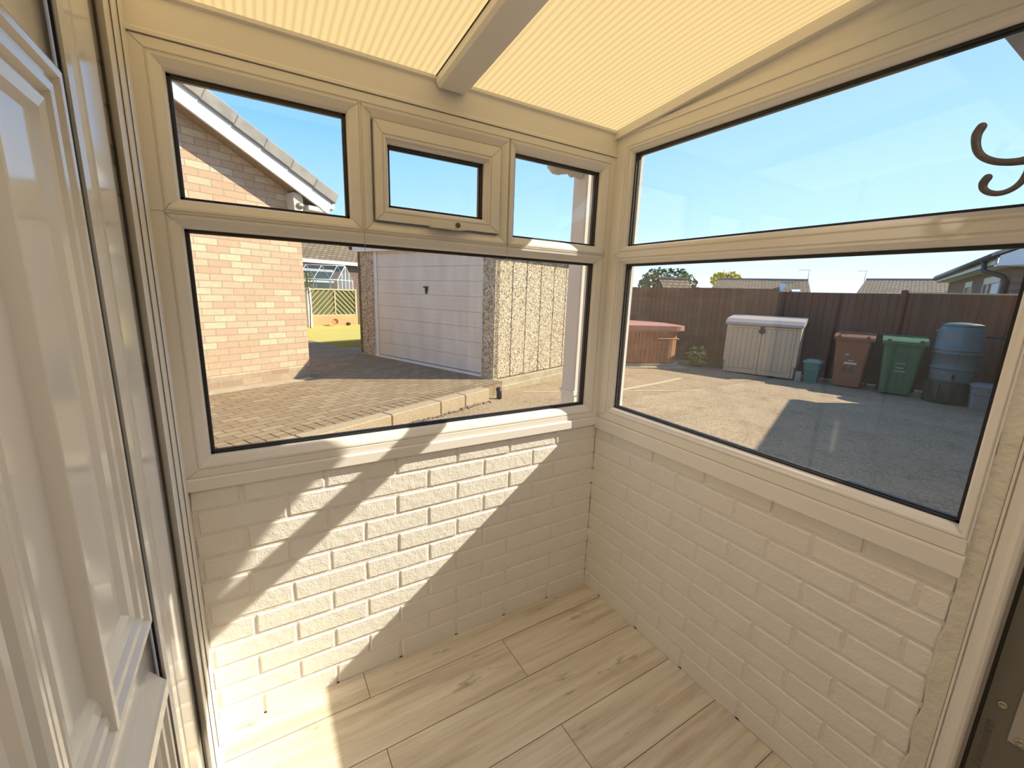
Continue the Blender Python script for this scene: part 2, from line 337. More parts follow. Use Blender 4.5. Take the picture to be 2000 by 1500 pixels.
# ================================================================= THE PORCH
G0 = -.012          # depth of the frames' inner face (negative = into the room)
def frame_sheet(mb, mp, outer, holes, c0=G0, c1=.062, e=.034):
    """a uPVC frame: sheet with rectangular openings, each with a moulded bead; mp(a, b, c) -> point"""
    big = [(h[0] - e, h[1] + e, h[2] - e, h[3] + e) for h in holes]
    for hs, c in ((big, c0), (holes, c1)):
        A = sorted({outer[0], outer[1]} | {x for h in hs for x in h[:2]}); B = sorted({outer[2], outer[3]} | {x for h in hs for x in h[2:]})
        A = [x for x in A if outer[0] - 1e-6 <= x <= outer[1] + 1e-6]; B = [x for x in B if outer[2] - 1e-6 <= x <= outer[3] + 1e-6]
        for i in range(len(A) - 1):
            for j in range(len(B) - 1):
                m, n = (A[i] + A[i + 1]) / 2, (B[j] + B[j + 1]) / 2
                if any(h[0] < m < h[1] and h[2] < n < h[3] for h in hs): continue
                mb.quad(mp(A[i], B[j], c), mp(A[i + 1], B[j], c), mp(A[i + 1], B[j + 1], c), mp(A[i], B[j + 1], c))
    o = outer
    for a0, b0, a1, b1 in ((o[0], o[2], o[1], o[2]), (o[1], o[2], o[1], o[3]), (o[1], o[3], o[0], o[3]), (o[0], o[3], o[0], o[2])):
        mb.quad(mp(a0, b0, c0), mp(a1, b1, c0), mp(a1, b1, c1), mp(a0, b0, c1))
    prof = [(e, c0), (e - .0015, c0 + .004), (e - .004, c0 + .0035), (e - .0055, c0 + .0005), (e - .011, c0 + .0012), (.012, c0 + .0075), (.005, c0 + .012), (.001, c0 + .019), (0, c0 + .024), (0, c1)]
    for h in holes:
        for (e0, d0), (e1, d1) in zip(prof[:-1], prof[1:]):
            q0 = [(h[0] - e0, h[2] - e0), (h[1] + e0, h[2] - e0), (h[1] + e0, h[3] + e0), (h[0] - e0, h[3] + e0)]
            q1 = [(h[0] - e1, h[2] - e1), (h[1] + e1, h[2] - e1), (h[1] + e1, h[3] + e1), (h[0] - e1, h[3] + e1)]
            for i in range(4):
                j = (i + 1) % 4
                mb.quad(mp(*q0[i], d0), mp(*q0[j], d0), mp(*q1[j], d1), mp(*q1[i], d1))
def seam(mb, mp, a0, b0, a1, b1, c=G0 - .0004, wd=.0014):
    dx, dy = a1 - a0, b1 - b0; L = math.hypot(dx, dy); nx, ny = -dy / L * wd / 2, dx / L * wd / 2
    mb.quad(mp(a0 - nx, b0 - ny, c), mp(a1 - nx, b1 - ny, c), mp(a1 + nx, b1 + ny, c), mp(a0 + nx, b0 + ny, c))
def glazing(win, mp, h, c=.020, parts=True):
    g = MB(); e = .004
    P = lambda a, b, c_: mp(a, b, c_)
    for s_ in (0, 1): pass
    vs_ = [P(a, b, cc) for cc in (c, c + .006) for b in (h[2] - e, h[3] + e) for a in (h[0] - e, h[1] + e)]
    g.add(vs_, [(0, 2, 3, 1), (4, 5, 7, 6), (0, 1, 5, 4), (2, 6, 7, 3), (0, 4, 6, 2), (1, 3, 7, 5)])
    obj('glass_pane', g, 'glass', win, world=True)
    k = MB(); t_ = .0065
    for (o0, o1, c0, cur, w_) in ((0, t_, c - .0035, 0, c - .0002), (0, t_ * 1.25, c + .008, 0, c + .020)):
        for r in ((h[0], h[1], h[2], h[2] + o1), (h[0], h[1], h[3] - o1, h[3]), (h[0], h[0] + o1, h[2], h[3]), (h[1] - o1, h[1], h[2], h[3])):
            vs_ = [P(a, b, cc) for cc in (c0, w_) for b in r[2:] for a in r[:2]]
            k.cur = cur; k.add(vs_, [(0, 2, 3, 1), (4, 5, 7, 6), (0, 1, 5, 4), (2, 6, 7, 3), (0, 4, 6, 2), (1, 3, 7, 5)])
    obj('gasket', k, ['gasket', 'greyseal'], win, label='black glazing gasket', world=True)

mpL = lambda a, b, c: (a, c, b)
mpR = lambda a, b, c: (c, a, b)
# --- window over the far wall
win1 = thing('window_1', 'long white window over the brick wall straight ahead, three small panes above one wide pane', 'window', (-.75, 0, .825), kind='structure')
LH = [(-1.432, -1.031, 1.588, 1.869), (-.962, -.535, 1.588, 1.869), (-.470, -.073, 1.588, 1.869), (-1.432, -.073, .915, 1.519)]
f = MB(); frame_sheet(f, mpL, (-1.492, -.001, .862, 1.925), LH)
f.cur = 1
for x in (-.9965, -.5025):
    seam(f, mpL, x, 1.5535, x, 1.519 - .034)
    for s_ in (-1, 1):
        seam(f, mpL, x + s_ * .030, 1.588 - .006, x, 1.5535); seam(f, mpL, x + s_ * .030, 1.869 + .006, x, 1.898)
for h in (LH[0], LH[3]):
    seam(f, mpL, -1.432 - .034, h[2] - .034, -1.492, h[2] - .056 if h is LH[3] else 1.5535)
seam(f, mpL, -1.466, 1.903, -1.49, 1.925); seam(f, mpL, -1.466, 1.554 + .0, -1.45, 1.575); seam(f, mpL, -1.466, 1.5535, -1.45, 1.535)
seam(f, mpL, -.039, 1.5535, -.055, 1.575); seam(f, mpL, -.039, 1.5535, -.055, 1.535)
obj('frame', f, ['upvc', 'seam'], win1, world=True)
# cill strip under the frame
s_ = MB(); s_.prism([(-.020, .826), (-.020, .856), (-.017, .860), (-.006, .862), (.08, .862), (.115, .848), (.115, .830), (0.0, .826)], 'x', -1.492, -.001)
obj('sill', s_, 'upvc', win1, world=True)
glazing(win1, mpL, LH[0]); glazing(win1, mpL, LH[2]); glazing(win1, mpL, LH[3])
# opening casement in the middle
cs = MB(); cx = LH[1]; ch = (-.915, -.592, 1.634, 1.812)
frame_sheet(cs, mpL, (cx[0] + .003, cx[1] - .003, cx[2] + .003, cx[3] - .003), [ch], c0=G0 + .001, c1=.06, e=.022)
cs.cur = 1
for a, b in ((0, 2), (1, 2), (0, 3), (1, 3)):
    seam(cs, mpL, cx[a] + (.004 if a == 0 else -.004), cx[b] + (.004 if b == 2 else -.004), ch[a] - (.022 if a == 0 else -.022), ch[b] - (.022 if b == 2 else -.022), G0 + .0005)
cas = obj('casement', cs, ['upvc', 'seam'], win1, label='top-hung opening casement', world=True)
glazing(cas, mpL, ch)
hd = MB()
hd.prism([(-.795, 1.597), (-.79, 1.606), (-.70, 1.608), (-.668, 1.606), (-.655, 1.600), (-.668, 1.588), (-.70, 1.584), (-.79, 1.586), (-.797, 1.591)], 'y', G0 - .014, G0 + .002)
hd.prism([(-.800, 1.592), (-.795, 1.604), (-.715, 1.604), (-.708, 1.595), (-.715, 1.586), (-.795, 1.584)], 'y', G0 - .030, G0 - .013)
hd.cur = 1; hd.lathe([(.0085, 0), (.0085, .004), (.006, .005)], 16)
n = len(hd.v) - 48
for i in range(n, len(hd.v)):
    x, y, z = hd.v[i]; hd.v[i] = (-.708 + x, G0 - .029 - z, 1.597 + y)
obj('handle', hd, ['upvc', 'keep'], cas, label='white lever handle with a dark key lock', world=True)

# --- window over the right wall
win2 = thing('window_2', 'white window over the right-hand brick wall, tall pane above a wide pane facing the bins', 'window', (0, -.6, .825), kind='structure')
RH = [(-1.166, -.086, 1.588, 1.932), (-1.166, -.086, .918, 1.519)]
f = MB(); frame_sheet(f, mpR, (-1.192, -.012, .862, 1.995), RH, e=.024)
f.cur = 1
for y0, y1 in ((-.062, -.040), (-1.19, -1.192)):
    seam(f, mpR, y0, 1.562, y0 + .02, 1.5535); seam(f, mpR, y0, 1.545, y0 + .02, 1.5535)
seam(f, mpR, -.062, .894, -.014, .864); seam(f, mpR, -1.19, .894, -1.192, .864)
obj('frame', f, ['upvc', 'seam'], win2, world=True)
s_ = MB(); s_.prism([(-.0145, .808), (-.0145, .852), (-.0125, .858), (-.006, .862), (.08, .862), (.115, .848), (.115, .830), (0, .808)], 'y', -1.1925, -.001)
obj('sill', s_, 'upvc', win2, world=True)
for h in RH: glazing(win2, mpR, h)
# sloping infill between this window and the roof
zr = lambda y: 2.019 - .095 * y
t2 = thing('trim_2', 'white sloping boards between the top of the right window and the roof', 'trim', (0, -.6, 2.0), kind='structure')
b = MB(); b.prism([(.0, 1.99), (.0, zr(0)), (-1.2, zr(-1.2)), (-1.2, 1.99)], 'x', -.008, .06); obj('infill_panel', b, 'upvc', t2, world=True)
b = MB(); b.prism([(.0, zr(0) - .030), (.0, zr(0)), (-1.2, zr(-1.2)), (-1.2, zr(-1.2) - .030)], 'x', -.030, -.008); obj('roof_edge_strip', b, 'upvc', t2, world=True)
b = MB(); b.prism([(-.0, 1.992), (-.0, 2.004), (-1.2, 2.030), (-1.2, 1.992)], 'x', -.016, -.008); obj('cover_strip', b, 'upvc', t2, world=True)

# --- painted brick dwarf walls: every brick a chamfered block proud of the joints
def brick_wall(name, mp, length, z1, joints, label, back, ext):
    m = MB(); m.cur = 1
    vs_ = [mp(a, c, z) for z in (0, z1) for c in (.0045, back) for a in (-length, ext)]
    m.add(vs_, [(0, 2, 3, 1), (4, 5, 7, 6), (0, 1, 5, 4), (2, 6, 7, 3), (0, 4, 6, 2), (1, 3, 7, 5)])
    m.cur = 0; rnd = random.Random(3)
    for k in range(11):
        z0, zt = (k * .0755 + .005 if k else -.01), min((k + 1) * .0755 - .005, z1); a1 = -.002; ph = joints[k % 2]
        xs = [.003]; x = -ph
        while x > -length: xs.append(x); x -= .2287
        xs.append(-length)
        for i in range(len(xs) - 1):
            xa, xb = xs[i + 1] + (.0045 if i < len(xs) - 2 else 0), xs[i] - (.0045 if i else 0)
            if xb - xa < .012: continue
            j = lambda s=.0016: rnd.uniform(-s, s)
            c0 = rnd.uniform(-.0012, .0012); r = .0038
            f8 = [(xa + j(), z0 + j()), (xb + j(), z0 + j()), (xb + j(), zt + j()), (xa + j(), zt + j())]
            g8 = [(f8[q][0] + (r if q in (0, 3) else -r), f8[q][1] + (r if q in (0, 1) else -r)) for q in range(4)]
            m.add([mp(a, .0047, z) for a, z in f8] + [mp(a, c0, z) for a, z in g8], [(4, 5, 6, 7)] + [(q, (q + 1) % 4, 4 + (q + 1) % 4, 4 + q) for q in range(4)])
    return obj(name, m, ['wbrick', 'wmortar'], None, label, 'wall', kind='structure')
brick_wall('wall_far', lambda a, c, z: (a, c, z), 1.492, .826, [.2265, .341], 'white painted low brick wall under the three-light window, crossed by sunlight', .10, 0)
brick_wall('wall_right', lambda a, c, z: (c, a, z), 1.19, .81, [.1055, .219], 'white painted low brick wall in shade under the right-hand window', .10, .10)

# --- floor of laminate planks
m = MB(); rnd = random.Random(5)
rows = [(0.0, -.114, -1.056), (-.1155, -.309, -.532), (-.3105, -.513, -1.052), (-.5145, -.713, -.534), (-.7145, -.912, -.95), (-.9135, -1.112, -.40), (-1.1135, -1.31, -.9), (-1.3115, -1.51, -.5), (-1.5115, -1.71, -1.1)]
for y1, y0, je in rows:
    xs = sorted({-2.4, 0.0} | {je + q * 1.2 for q in range(-2, 3) if -2.4 < je + q * 1.2 < 0})
    for x0, x1 in zip(xs[:-1], xs[1:]):
        m.a = rnd.uniform(.05, 1); m.box(x0 + .0012, x1 - .0012, y0 + .0006, y1 - .0006, -.012, 0)
m.cur = 1; m.a = .01; m.box(-2.4, 0, -1.72, 0, -.05, -.0015)
obj('floor', m, ['laminate', 'joint'], None, 'pale oak laminate plank floor', 'floor', kind='structure')

# --- roof: polycarbonate sheet, eaves beam, glazing bar
m = MB(); X0, X1, Y0, Y1, TH = -1.62, .09, -1.2, .10, .022
m.quad((X0, Y1, zr(Y1)), (X1, Y1, zr(Y1)), (X1, Y0, zr(Y0)), (X0, Y0, zr(Y0)))
m.cur = 1
m.quad((X0, Y1, zr(Y1) + TH), (X1, Y1, zr(Y1) + TH), (X1, Y0, zr(Y0) + TH), (X0, Y0, zr(Y0) + TH))
obj('ceiling', m, ['poly', 'polyclear'], None, 'cream fluted polycarbonate roof sheet glowing with daylight', 'roof', kind='structure')
m = MB(); m.prism([(-.016, 1.928), (-.016, 1.936), (-.012, 1.940), (-.012, 2.006), (-.022, 2.010), (-.022, 2.019), (.09, 2.012), (.09, 1.926)], 'x', -1.62, -.004)
obj('trim_1', m, 'upvc', None, 'plain white eaves beam above the three-light window', 'beam', kind='structure')
gb = thing('trim_3', 'white glazing bar running up under the middle of the roof', 'glazing bar', (-.72, -.6, 2.05), kind='structure')
m = MB()
pr = [(-.772, .0), (-.772, -.026), (-.764, -.036), (-.681, -.036), (-.673, -.026), (-.673, 0)]
vs_ = []
for y, dz in ((-.030, 0), (-1.2, 0)): vs_ += [(x, y + (.012 if z < -.03 and y > -1 else 0) * 0, zr(y) + z) for x, z in pr]
n = 6; m.add(vs_, [tuple(range(n))[::-1], tuple(range(n, 2 * n))] + [(i, (i + 1) % n, n + (i + 1) % n, n + i) for i in range(n)])
obj('bar_cover', m, 'upvc', gb, world=True)
m = MB()
vs_ = [(x, -.0222, zr(-.02) + z * (.92 if z < -.01 else 1)) for x, z in pr] + [(x, -.0302, zr(-.03) + z) for x, z in pr]
m.add(vs_, [tuple(range(n))[::-1], tuple(range(n, 2 * n))] + [(i, (i + 1) % n, n + (i + 1) % n, n + i) for i in range(n)])
obj('end_cap', m, 'upvc', gb, world=True)
m = MB(); m.box(-.775, -.772, -1.2, -.02, 0, .001); m.v = [(x, y, zr(y) - .0045 + z) for x, y, z in m.v]
obj('seal', m, 'gasket', gb, label='dark seal along the bar', world=True)

# --- left side: door frame and moulded door
CX, CY = CAM[0], CAM[1]
def az(y149, x):                       # a point at depth x on the vertical sight plane measured at x = -1.49
    return CY + (y149 - CY) * (x - CX) / (-1.49 - CX)
fr = thing('door_1', 'white panelled outer door and frame along the left side of the porch', 'door', (-1.5, -.6, 0), kind='structure')
def plan(mb, pts, z0, z1):
    for (xa, ya), (xb, yb) in zip(pts[:-1], pts[1:]): mb.quad((xa, ya, z0), (xb, yb, z0), (xb, yb, z1), (xa, ya, z1))
P = lambda y, x: (x, az(y, x))
m = MB(); plan(m, [(-1.492, .0), P(-.030, -1.4885), P(-.045, -1.4868), P(-.060, -1.4850), P(-.075, -1.4862), P(-.085, -1.4885), P(-.100, -1.4885), P(-.115, -1.4850), P(-.135, -1.4840), P(-.150, -1.4860), P(-.160, -1.4885), P(-.185, -1.4880), P(-.205, -1.4855), P(-.217, -1.4868), (-1.52, -.21)], .045, 2.1)
m.box(-1.62, -1.4925, -.22, .06, 0, 2.1)
m.prism([(-1.62, .0), (-1.478, .0), (-1.478, .030), (-1.484, .040), (-1.484, .046), (-1.62, .046)], 'y', -1.2, 0.0)
obj('frame', m, 'upvc', fr, world=True)
m = MB(); plan(m, [P(-.2175, -1.4885), P(-.240, -1.4955)], .05, 2.1); m.cur = 1; plan(m, [P(-.240, -1.496), P(-.262, -1.500), P(-.280, -1.498), P(-.300, -1.503), P(-.331, -1.503)], .05, 2.1)
obj('weather_seal', m, ['gasket', 'greyseal'], fr, label='black and grey weather seals', world=True)
m = MB(); plan(m, [P(-.331, -1.503), P(-.334, -1.499), P(-.436, -1.499), P(-.440, -1.494), P(-.452, -1.487), P(-.480, -1.4845), P(-.508, -1.4865), P(-.524, -1.491), P(-.533, -1.500)], .02, 2.1)
m.cur = 1; plan(m, [P(-.533, -1.5002), P(-.547, -1.505)], .02, 2.1)
obj('jamb', m, ['door', 'gasket'], fr, world=True)
for z0, h in ((1.77, .004), (1.70, .004), (1.60, .035), (1.545, .004), (1.17, .05), (.655, .03)):
    k = MB(); k.box(-1.5035, -1.5020, az(-.318, -1.5025), az(-.302, -1.5025), z0, z0 + h); obj('keep', k, 'keep', fr, label='small lock keep mark in the door frame', world=True)
# leaf
XD = -1.507
lf = MB(); lf.box(-1.55, XD, -1.30, az(-.552, XD), .03, 2.06)
leaf = obj('door_leaf', lf, 'door', fr, world=True)
def mould(mb, y0, y1, z0, z1, prof):
    for (e0, h0), (e1, h1) in zip(prof[:-1], prof[1:]):
        q = lambda e, h: [(XD + h, y0 + e, z0 + e), (XD + h, y1 - e, z0 + e), (XD + h, y1 - e, z1 - e), (XD + h, y0 + e, z1 - e)]
        a, b_ = q(e0, h0), q(e1, h1)
        for i in range(4): j = (i + 1) % 4; mb.quad(a[i], a[j], b_[j], b_[i])
pf = [(0, 0), (.002, .016), (.008, .019), (.016, .018), (.020, .010), (.024, .009), (.030, .014), (.040, .013), (.045, .004), (.049, .004), (.054, .010), (.068, .007), (.078, 0)]
m = MB(); mould(m, -.915, az(-.545, XD + .015), .815, 1.655, pf); obj('panel_moulding', m, 'door', leaf, world=True)
m = MB(); mould(m, -.915, az(-.535, XD + .015), .10, .670, pf); obj('panel_moulding', m, 'door', leaf, world=True)
m = MB(); mould(m, -1.29, -.93, .50, 1.655, pf); obj('panel_moulding', m, 'door', leaf, world=True)
m = MB(); m.bbox(XD - .002, XD + .019, -.7655, -.752, .828, 1.62, .0015); obj('upright_bar', m, 'door', leaf, world=True)
m = MB(); m.prism([(XD, .660), (XD + .022, .660), (XD + .022, .686), (XD + .018, .690), (XD, .716)], 'y', -.93, az(-.515, XD + .02)); obj('weather_bar', m, 'door', leaf, world=True)

# --- right side: plaster return, house door frame, lock edge
m = MB(); rnd = random.Random(9); n = 46; pts = []
for i in range(n + 1):
    z = 2.1 * i / n; d = rnd.uniform(-.006, .006); pts.append((z, d))
for (za, da), (zb, db) in zip(pts[:-1], pts[1:]):
    m.quad((-.002, -1.186 + da, za), (-.002, -1.186 + db, zb), (-.0065, -1.191 + db * .6, zb), (-.0065, -1.191 + da * .6, za))
    m.quad((-.0065, -1.191 + da * .6, za), (-.0065, -1.191 + db * .6, zb), (-.0055, -1.222, zb), (-.0055, -1.222, za))
m.box(-.004, .10, -1.23, -1.193, 0, 2.1)
obj('trim_4', m, 'plaster', None, 'ragged plaster strip beside the right-hand window', 'plaster', kind='structure')
fr2 = thing('door_2', 'white house door frame at the right edge with lock plate', 'door frame', (0, -1.3, 0), kind='structure')
Q = lambda y0, x: (x, CY + (y0 - CY) * (x - CX) / (0 - CX))
m = MB(); plan(m, [Q(-1.2215, .0), Q(-1.2225, -.007), Q(-1.2265, -.010), Q(-1.2285, -.006), Q(-1.2305, -.011), Q(-1.234, -.013), Q(-1.2375, -.020), Q(-1.244, -.028), Q(-1.252, -.030), Q(-1.259, -.026), Q(-1.2625, -.018), Q(-1.264, -.006)], 0, 2.1)
m.box(.0, .10, -1.27, -1.2235, 0, 2.1)
obj('bead', m, 'upvc', fr2, world=True)
m = MB(); plan(m, [Q(-1.264, -.006), Q(-1.270, -.004)], 0, 2.1); m.cur = 1; plan(m, [Q(-1.270, -.004), Q(-1.277, .004)], 0, 2.1)
obj('weather_seal', m, ['greyseal', 'gasket'], fr2, world=True)
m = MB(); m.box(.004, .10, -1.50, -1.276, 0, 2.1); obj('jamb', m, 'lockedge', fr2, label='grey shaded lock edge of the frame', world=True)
m = MB(); m.bbox(.0015, .0045, -1.372, -1.318, .495, .72, .001); pl = obj('lock_plate', m, 'metal', fr2, label='grey metal lock plate', world=True)
def screw(y, z, par, x=.002):
    s = MB(); s.lathe([(.0082, 0), (.0082, .002), (.006, .0035), (.0045, .0035), (.0035, .001)], 18); s.v = [(x - b_, y + a, z + c_) for a, c_, b_ in s.v]
    obj('screw', s, 'brass', par, world=True)
screw(-1.299, .566, fr2, .004); screw(-1.335, .506, pl)
TT = Matrix.Translation((.0036, -1.2915, .46)) @ Matrix(((0, 0, -1, 0), (0, -1, 0, 0), (1, 0, 0, 0), (0, 0, 0, 1)))
TT = Matrix(((0, 0, -1, .0036), (0, 1, 0, -1.2925), (1, 0, 0, .455), (0, 0, 0, 1)))
text_mesh('stamped_code', 'Z 610102101.00 E9', .016, Matrix.Translation((0, 1.3, 0)) @ TT, 'keep', fr2)

# --- house behind the camera: hall walls, lintel, eaves
m = MB()
m.box(-2.5, -1.56, -1.50, -1.30, 0, 2.6); m.box(.10, .66, -1.50, -1.20, -.2, 2.15); m.box(-1.66, .10, -1.50, -1.21, 2.06, 2.6)
obj('wall_house', m, 'inner', None, 'house wall around the inner doorway', 'wall', kind='structure')
m = MB(); m.box(-2.5, .66, -4.1, -4.0, 0, 2.4); m.box(-2.5, -2.4, -4.1, -1.3, 0, 2.4); m.box(.56, .66, -4.1, -1.5, 0, 2.4); m.box(-2.5, .66, -4.1, -1.5, 2.4, 2.5)
obj('wall_hall', m, 'inner', None, 'plain walls of the hall behind the doorway', 'wall', kind='structure')
m = MB(); m.box(-2.5, .66, -4.1, -1.71, -.05, 0); obj('floor_hall', m, 'laminate', None, 'hall floor', 'floor', kind='structure')
ev = thing('roof_eaves', 'brown boxed end of the house eaves at the top right corner', 'eaves', (.7, -1.2, 2.1), kind='structure')
m = MB(); m.prism([(-.76, 2.27), (-.843, 2.236), (-.932, 2.10), (-1.20, 1.95), (-1.20, 2.66), (-1.06, 2.56), (-.85, 2.46), (-.76, 2.37)], 'x', .62, .745); obj('boxed_end', m, 'soffit', ev, world=True)
m = MB(); m.prism([(-1.06, 2.56), (-1.06, 2.50), (-1.6, 2.66), (-4.5, 4.0), (-4.5, 4.08), (-1.6, 2.74)], 'x', -6, .745); obj('roof_slope', m, 'tile', ev, world=True)
m = MB(); m.box(-6, .62, -1.6, -1.22, 2.15, 2.6); obj('wall_head', m, 'hbrick', ev, world=True)
hl = thing('fill_lamp', 'flat opal ceiling lamp in the hall behind the doorway', 'lamp', (-.55, -1.86, 2.398))  # invented fill lamp behind the camera, lifts the shaded walls and floor
m = MB(); m.lathe([(.12, -.001), (.12, -.025), (.10, -.03)], 28); obj('base', m, 'upvc', hl)
m = MB(); m.lathe([(.105, -.028), (.10, -.05), (.06, -.065)], 28); obj('lamp_shade', m, 'opal', hl)
pd = bpy.data.lights.new('fill_bulb', 'POINT'); pd.energy = 8; pd.color = (1.0, .86, .72); pd.shadow_soft_size = .04  # added fill light for the porch interior
po = bpy.data.objects.new('fill_point', pd); col.objects.link(po); po.parent = hl; po.location = (0, 0, -.115)
# --- coat hook
hk = thing('coat_hook', 'dark cast iron double coat hook in front of the right window', 'coat hook', (-.06, -1.19, 1.64))
def smooth_path(pts, rs, n=5):
    P_, Q_ = [], []
    for i in range(len(pts) - 1):
        p0, p1, p2, p3 = pts[max(i - 1, 0)], pts[i], pts[i + 1], pts[min(i + 2, len(pts) - 1)]
        for k in range(n):
            t_ = k / n
            P_.append(tuple(.5 * (2 * b_ + (c_ - a_) * t_ + (2 * a_ - 5 * b_ + 4 * c_ - d_) * t_ * t_ + (3 * b_ - a_ - 3 * c_ + d_) * t_ ** 3) for a_, b_, c_, d_ in zip(p0, p1, p2, p3)))
            Q_.append(rs[i] + (rs[i + 1] - rs[i]) * t_)
    d0 = [a_ - b_ for a_, b_ in zip(P_[0], P_[1])]; L0 = math.sqrt(sum(q * q for q in d0)); r0 = rs[0]
    tip = [(math.sin(a_), math.cos(a_)) for a_ in (1.45, 1.1, .75, .4)]
    P_ = [tuple(p + d / L0 * r0 * sn for p, d in zip(P_[0], d0)) for sn, cs_ in tip] + P_; Q_ = [max(r0 * cs_, .0004) for sn, cs_ in tip] + Q_
    return P_ + [pts[-1]], Q_ + [rs[-1]]
m = MB(); X = -.06
up = [(-1.066, 1.734), (-1.062, 1.722), (-1.0635, 1.706), (-1.069, 1.690), (-1.079, 1.677), (-1.094, 1.667), (-1.110, 1.6615), (-1.128, 1.659), (-1.146, 1.661), (-1.165, 1.668), (-1.187, 1.672)]
m.tube(*smooth_path([(X, y, z) for y, z in up], [.0078, .0080, .0070, .0064, .0060, .0060, .0062, .0068, .0085, .0095, .0105]), 16)
obj('upper_prong', m, 'iron', hk, world=True)
m = MB(); lo = [(-1.0915, 1.6375), (-1.088, 1.629), (-1.0895, 1.619), (-1.097, 1.611), (-1.108, 1.6065), (-1.120, 1.607), (-1.131, 1.613), (-1.1385, 1.623), (-1.1425, 1.636), (-1.145, 1.648), (-1.150, 1.660)]
m.tube(*smooth_path([(X, y, z) for y, z in lo], [.0072, .0072, .0058, .0052, .005, .005, .0052, .0056, .006, .007, .0085]), 16)
obj('lower_prong', m, 'iron', hk, world=True)
m = MB(); m.bbox(X - .018, X + .018, -1.192, -1.184, 1.60, 1.72, .003); obj('back_plate', m, 'iron', hk, world=True)
m = MB(); m.bbox(-.10, -.0068, -1.216, -1.1925, 1.56, 1.80, .003); obj('hook_board', m, 'upvc', None, 'small white board carrying the coat hook at the right edge', 'board')

# ================================================================= OUTSIDE: ground
gz = lambda x: .05 - .025 * x
m = MB()
xs = [-6, -4, -2, .095, 2, 4, 6, 8, 10.5]
for a, b_ in zip(xs[:-1], xs[1:]):
    y0 = -6 if a > .09 else .095
    m.quad((a, y0, gz(a)), (b_, y0, gz(b_)), (b_, 9, gz(b_)), (a, 9, gz(a)))
drv = obj('driveway', m, 'drive', None, 'sunlit beige aggregate driveway outside the windows', 'driveway', kind='structure')
m = MB()
def strip(mb, pts, wd, dz=.004):
    for (xa, ya), (xb, yb) in zip(pts[:-1], pts[1:]):
        L = math.hypot(xb - xa, yb - ya); nx, ny = -(yb - ya) / L * wd / 2, (xb - xa) / L * wd / 2
        mb.quad((xa - nx, ya - ny, gz(xa) + dz), (xb - nx, yb - ny, gz(xb) + dz), (xb + nx, yb + ny, gz(xb) + dz), (xa + nx, ya + ny, gz(xa) + dz))
strip(m, [(2.2, 3.02), (3.4, 3.25), (4.6, 3.50), (5.6, 3.75)], .10)
strip(m, [(1.95, 3.62), (4.1, 3.05), (4.9, 2.86)], .05)
obj('driveway_strip', m, 'drivelight', None, 'pale mortar line across the driveway', 'strip', kind='structure')
m = MB(); m.box(-150, 200, -150, 200, -.6, -.45); obj('ground', m, 'grass', None, 'grass beyond the gardens', 'ground', kind='structure')

# patio block paving
WD = Vector((-.907, -.422, 0)); BD = Vector((-.422, .907, 0)); PA = math.atan2(-WD.y, -WD.x)
pv = thing('patio', 'raised brown block-paved patio between the brick house and the garage', 'patio', (-.7, 4.85, .18), PA, kind='structure')
# in this frame: +x along the house wall to the right, +y away
m = MB(); m.prism([(-6, -2.05), (1.60, -2.05), (2.3, 3.8), (-6, 3.8)], 'z', -.35, 0); obj('block_paving', m, 'paving', pv)
m = MB()
for i in range(60):
    x = -4.4 + i * .1; m.bbox(x + .002, x + .098 - .002, -2.05, -1.86, -.03, .004, .004)
obj('border_course', m, 'paving', pv)
m = MB(); m.box(-6, -.02, -.13, 0.0, -.02, .012); obj('edging', m, 'slab', pv, label='pale mortar edging at the foot of the house')
def PW(x, y): return (Matrix.Translation((-.7, 4.85, .18)) @ Matrix.Rotation(PA, 4, 'Z')) @ Vector((x, y, 0))
# kerb stones along the patio edge, each a stone of its own
for i, (xa, xb) in enumerate([(-3.2, -2.3), (-2.295, -1.395), (-1.39, -.49), (-.485, .20), (.205, .62), (.625, 1.10)]):
    m = MB(); m.bbox(xa, xb, -2.21, -2.055, -.30, .002, .01); off = Vector(((xa + xb) / 2, -2.13, -.18))
    wp = PW((xa + xb) / 2, -2.13); kt = MB(); kt.f = m.f; kt.mi = m.mi; kt.at = m.at; kt.smooth = m.smooth
    kt.v = [(p[0] - off.x, p[1] - off.y, p[2] + .18) for p in m.v]
    o = obj('kerb_stone', kt, 'kerb'); o.location = (wp.x, wp.y, 0); o.rotation_euler = (0, 0, PA)
    tag(o, ['buff kerb stone at the near left end of the patio edge', 'buff kerb stone with the first upright joint above the window sill', 'long buff kerb stone in the middle of the patio edge',
            'buff kerb stone halfway along the patio edge toward the garage', 'short grey-stained kerb stone of the patio edge', 'last kerb stone of the patio edge beside the garage drain pipe'][i], 'kerb stone', 'kerb stones along the patio')
m = MB()
rnd = random.Random(2)
for i in range(60):
    s = i / 60; p = PW(-1.2 + 2.3 * s, -2.235 - rnd.uniform(0, .05)); r = rnd.uniform(.012, .024)
    m.bbox(p.x - r, p.x + r, p.y - r, p.y + r, gz(p.x) - .01, gz(p.x) + r * .8, r * .35)
obj('gravel', m, 'darkgravel', None, 'loose dark gravel along the foot of the kerb', 'gravel', kind='stuff')
m = MB(); p = PW(1.30, -2.20); m.tube([(p.x, p.y, .15), (p.x, p.y - .03, .12), (p.x, p.y - .035, .02)], .035, 14)
obj('drain_pipe', m, 'black', None, 'short black drain pipe end at the garage corner', 'pipe')

m = MB(); m.box(-9, 9, 13.9, 40, -.5, .10); obj('garden', m, 'grass', None, 'grass behind the trellis fence', 'garden', kind='structure')
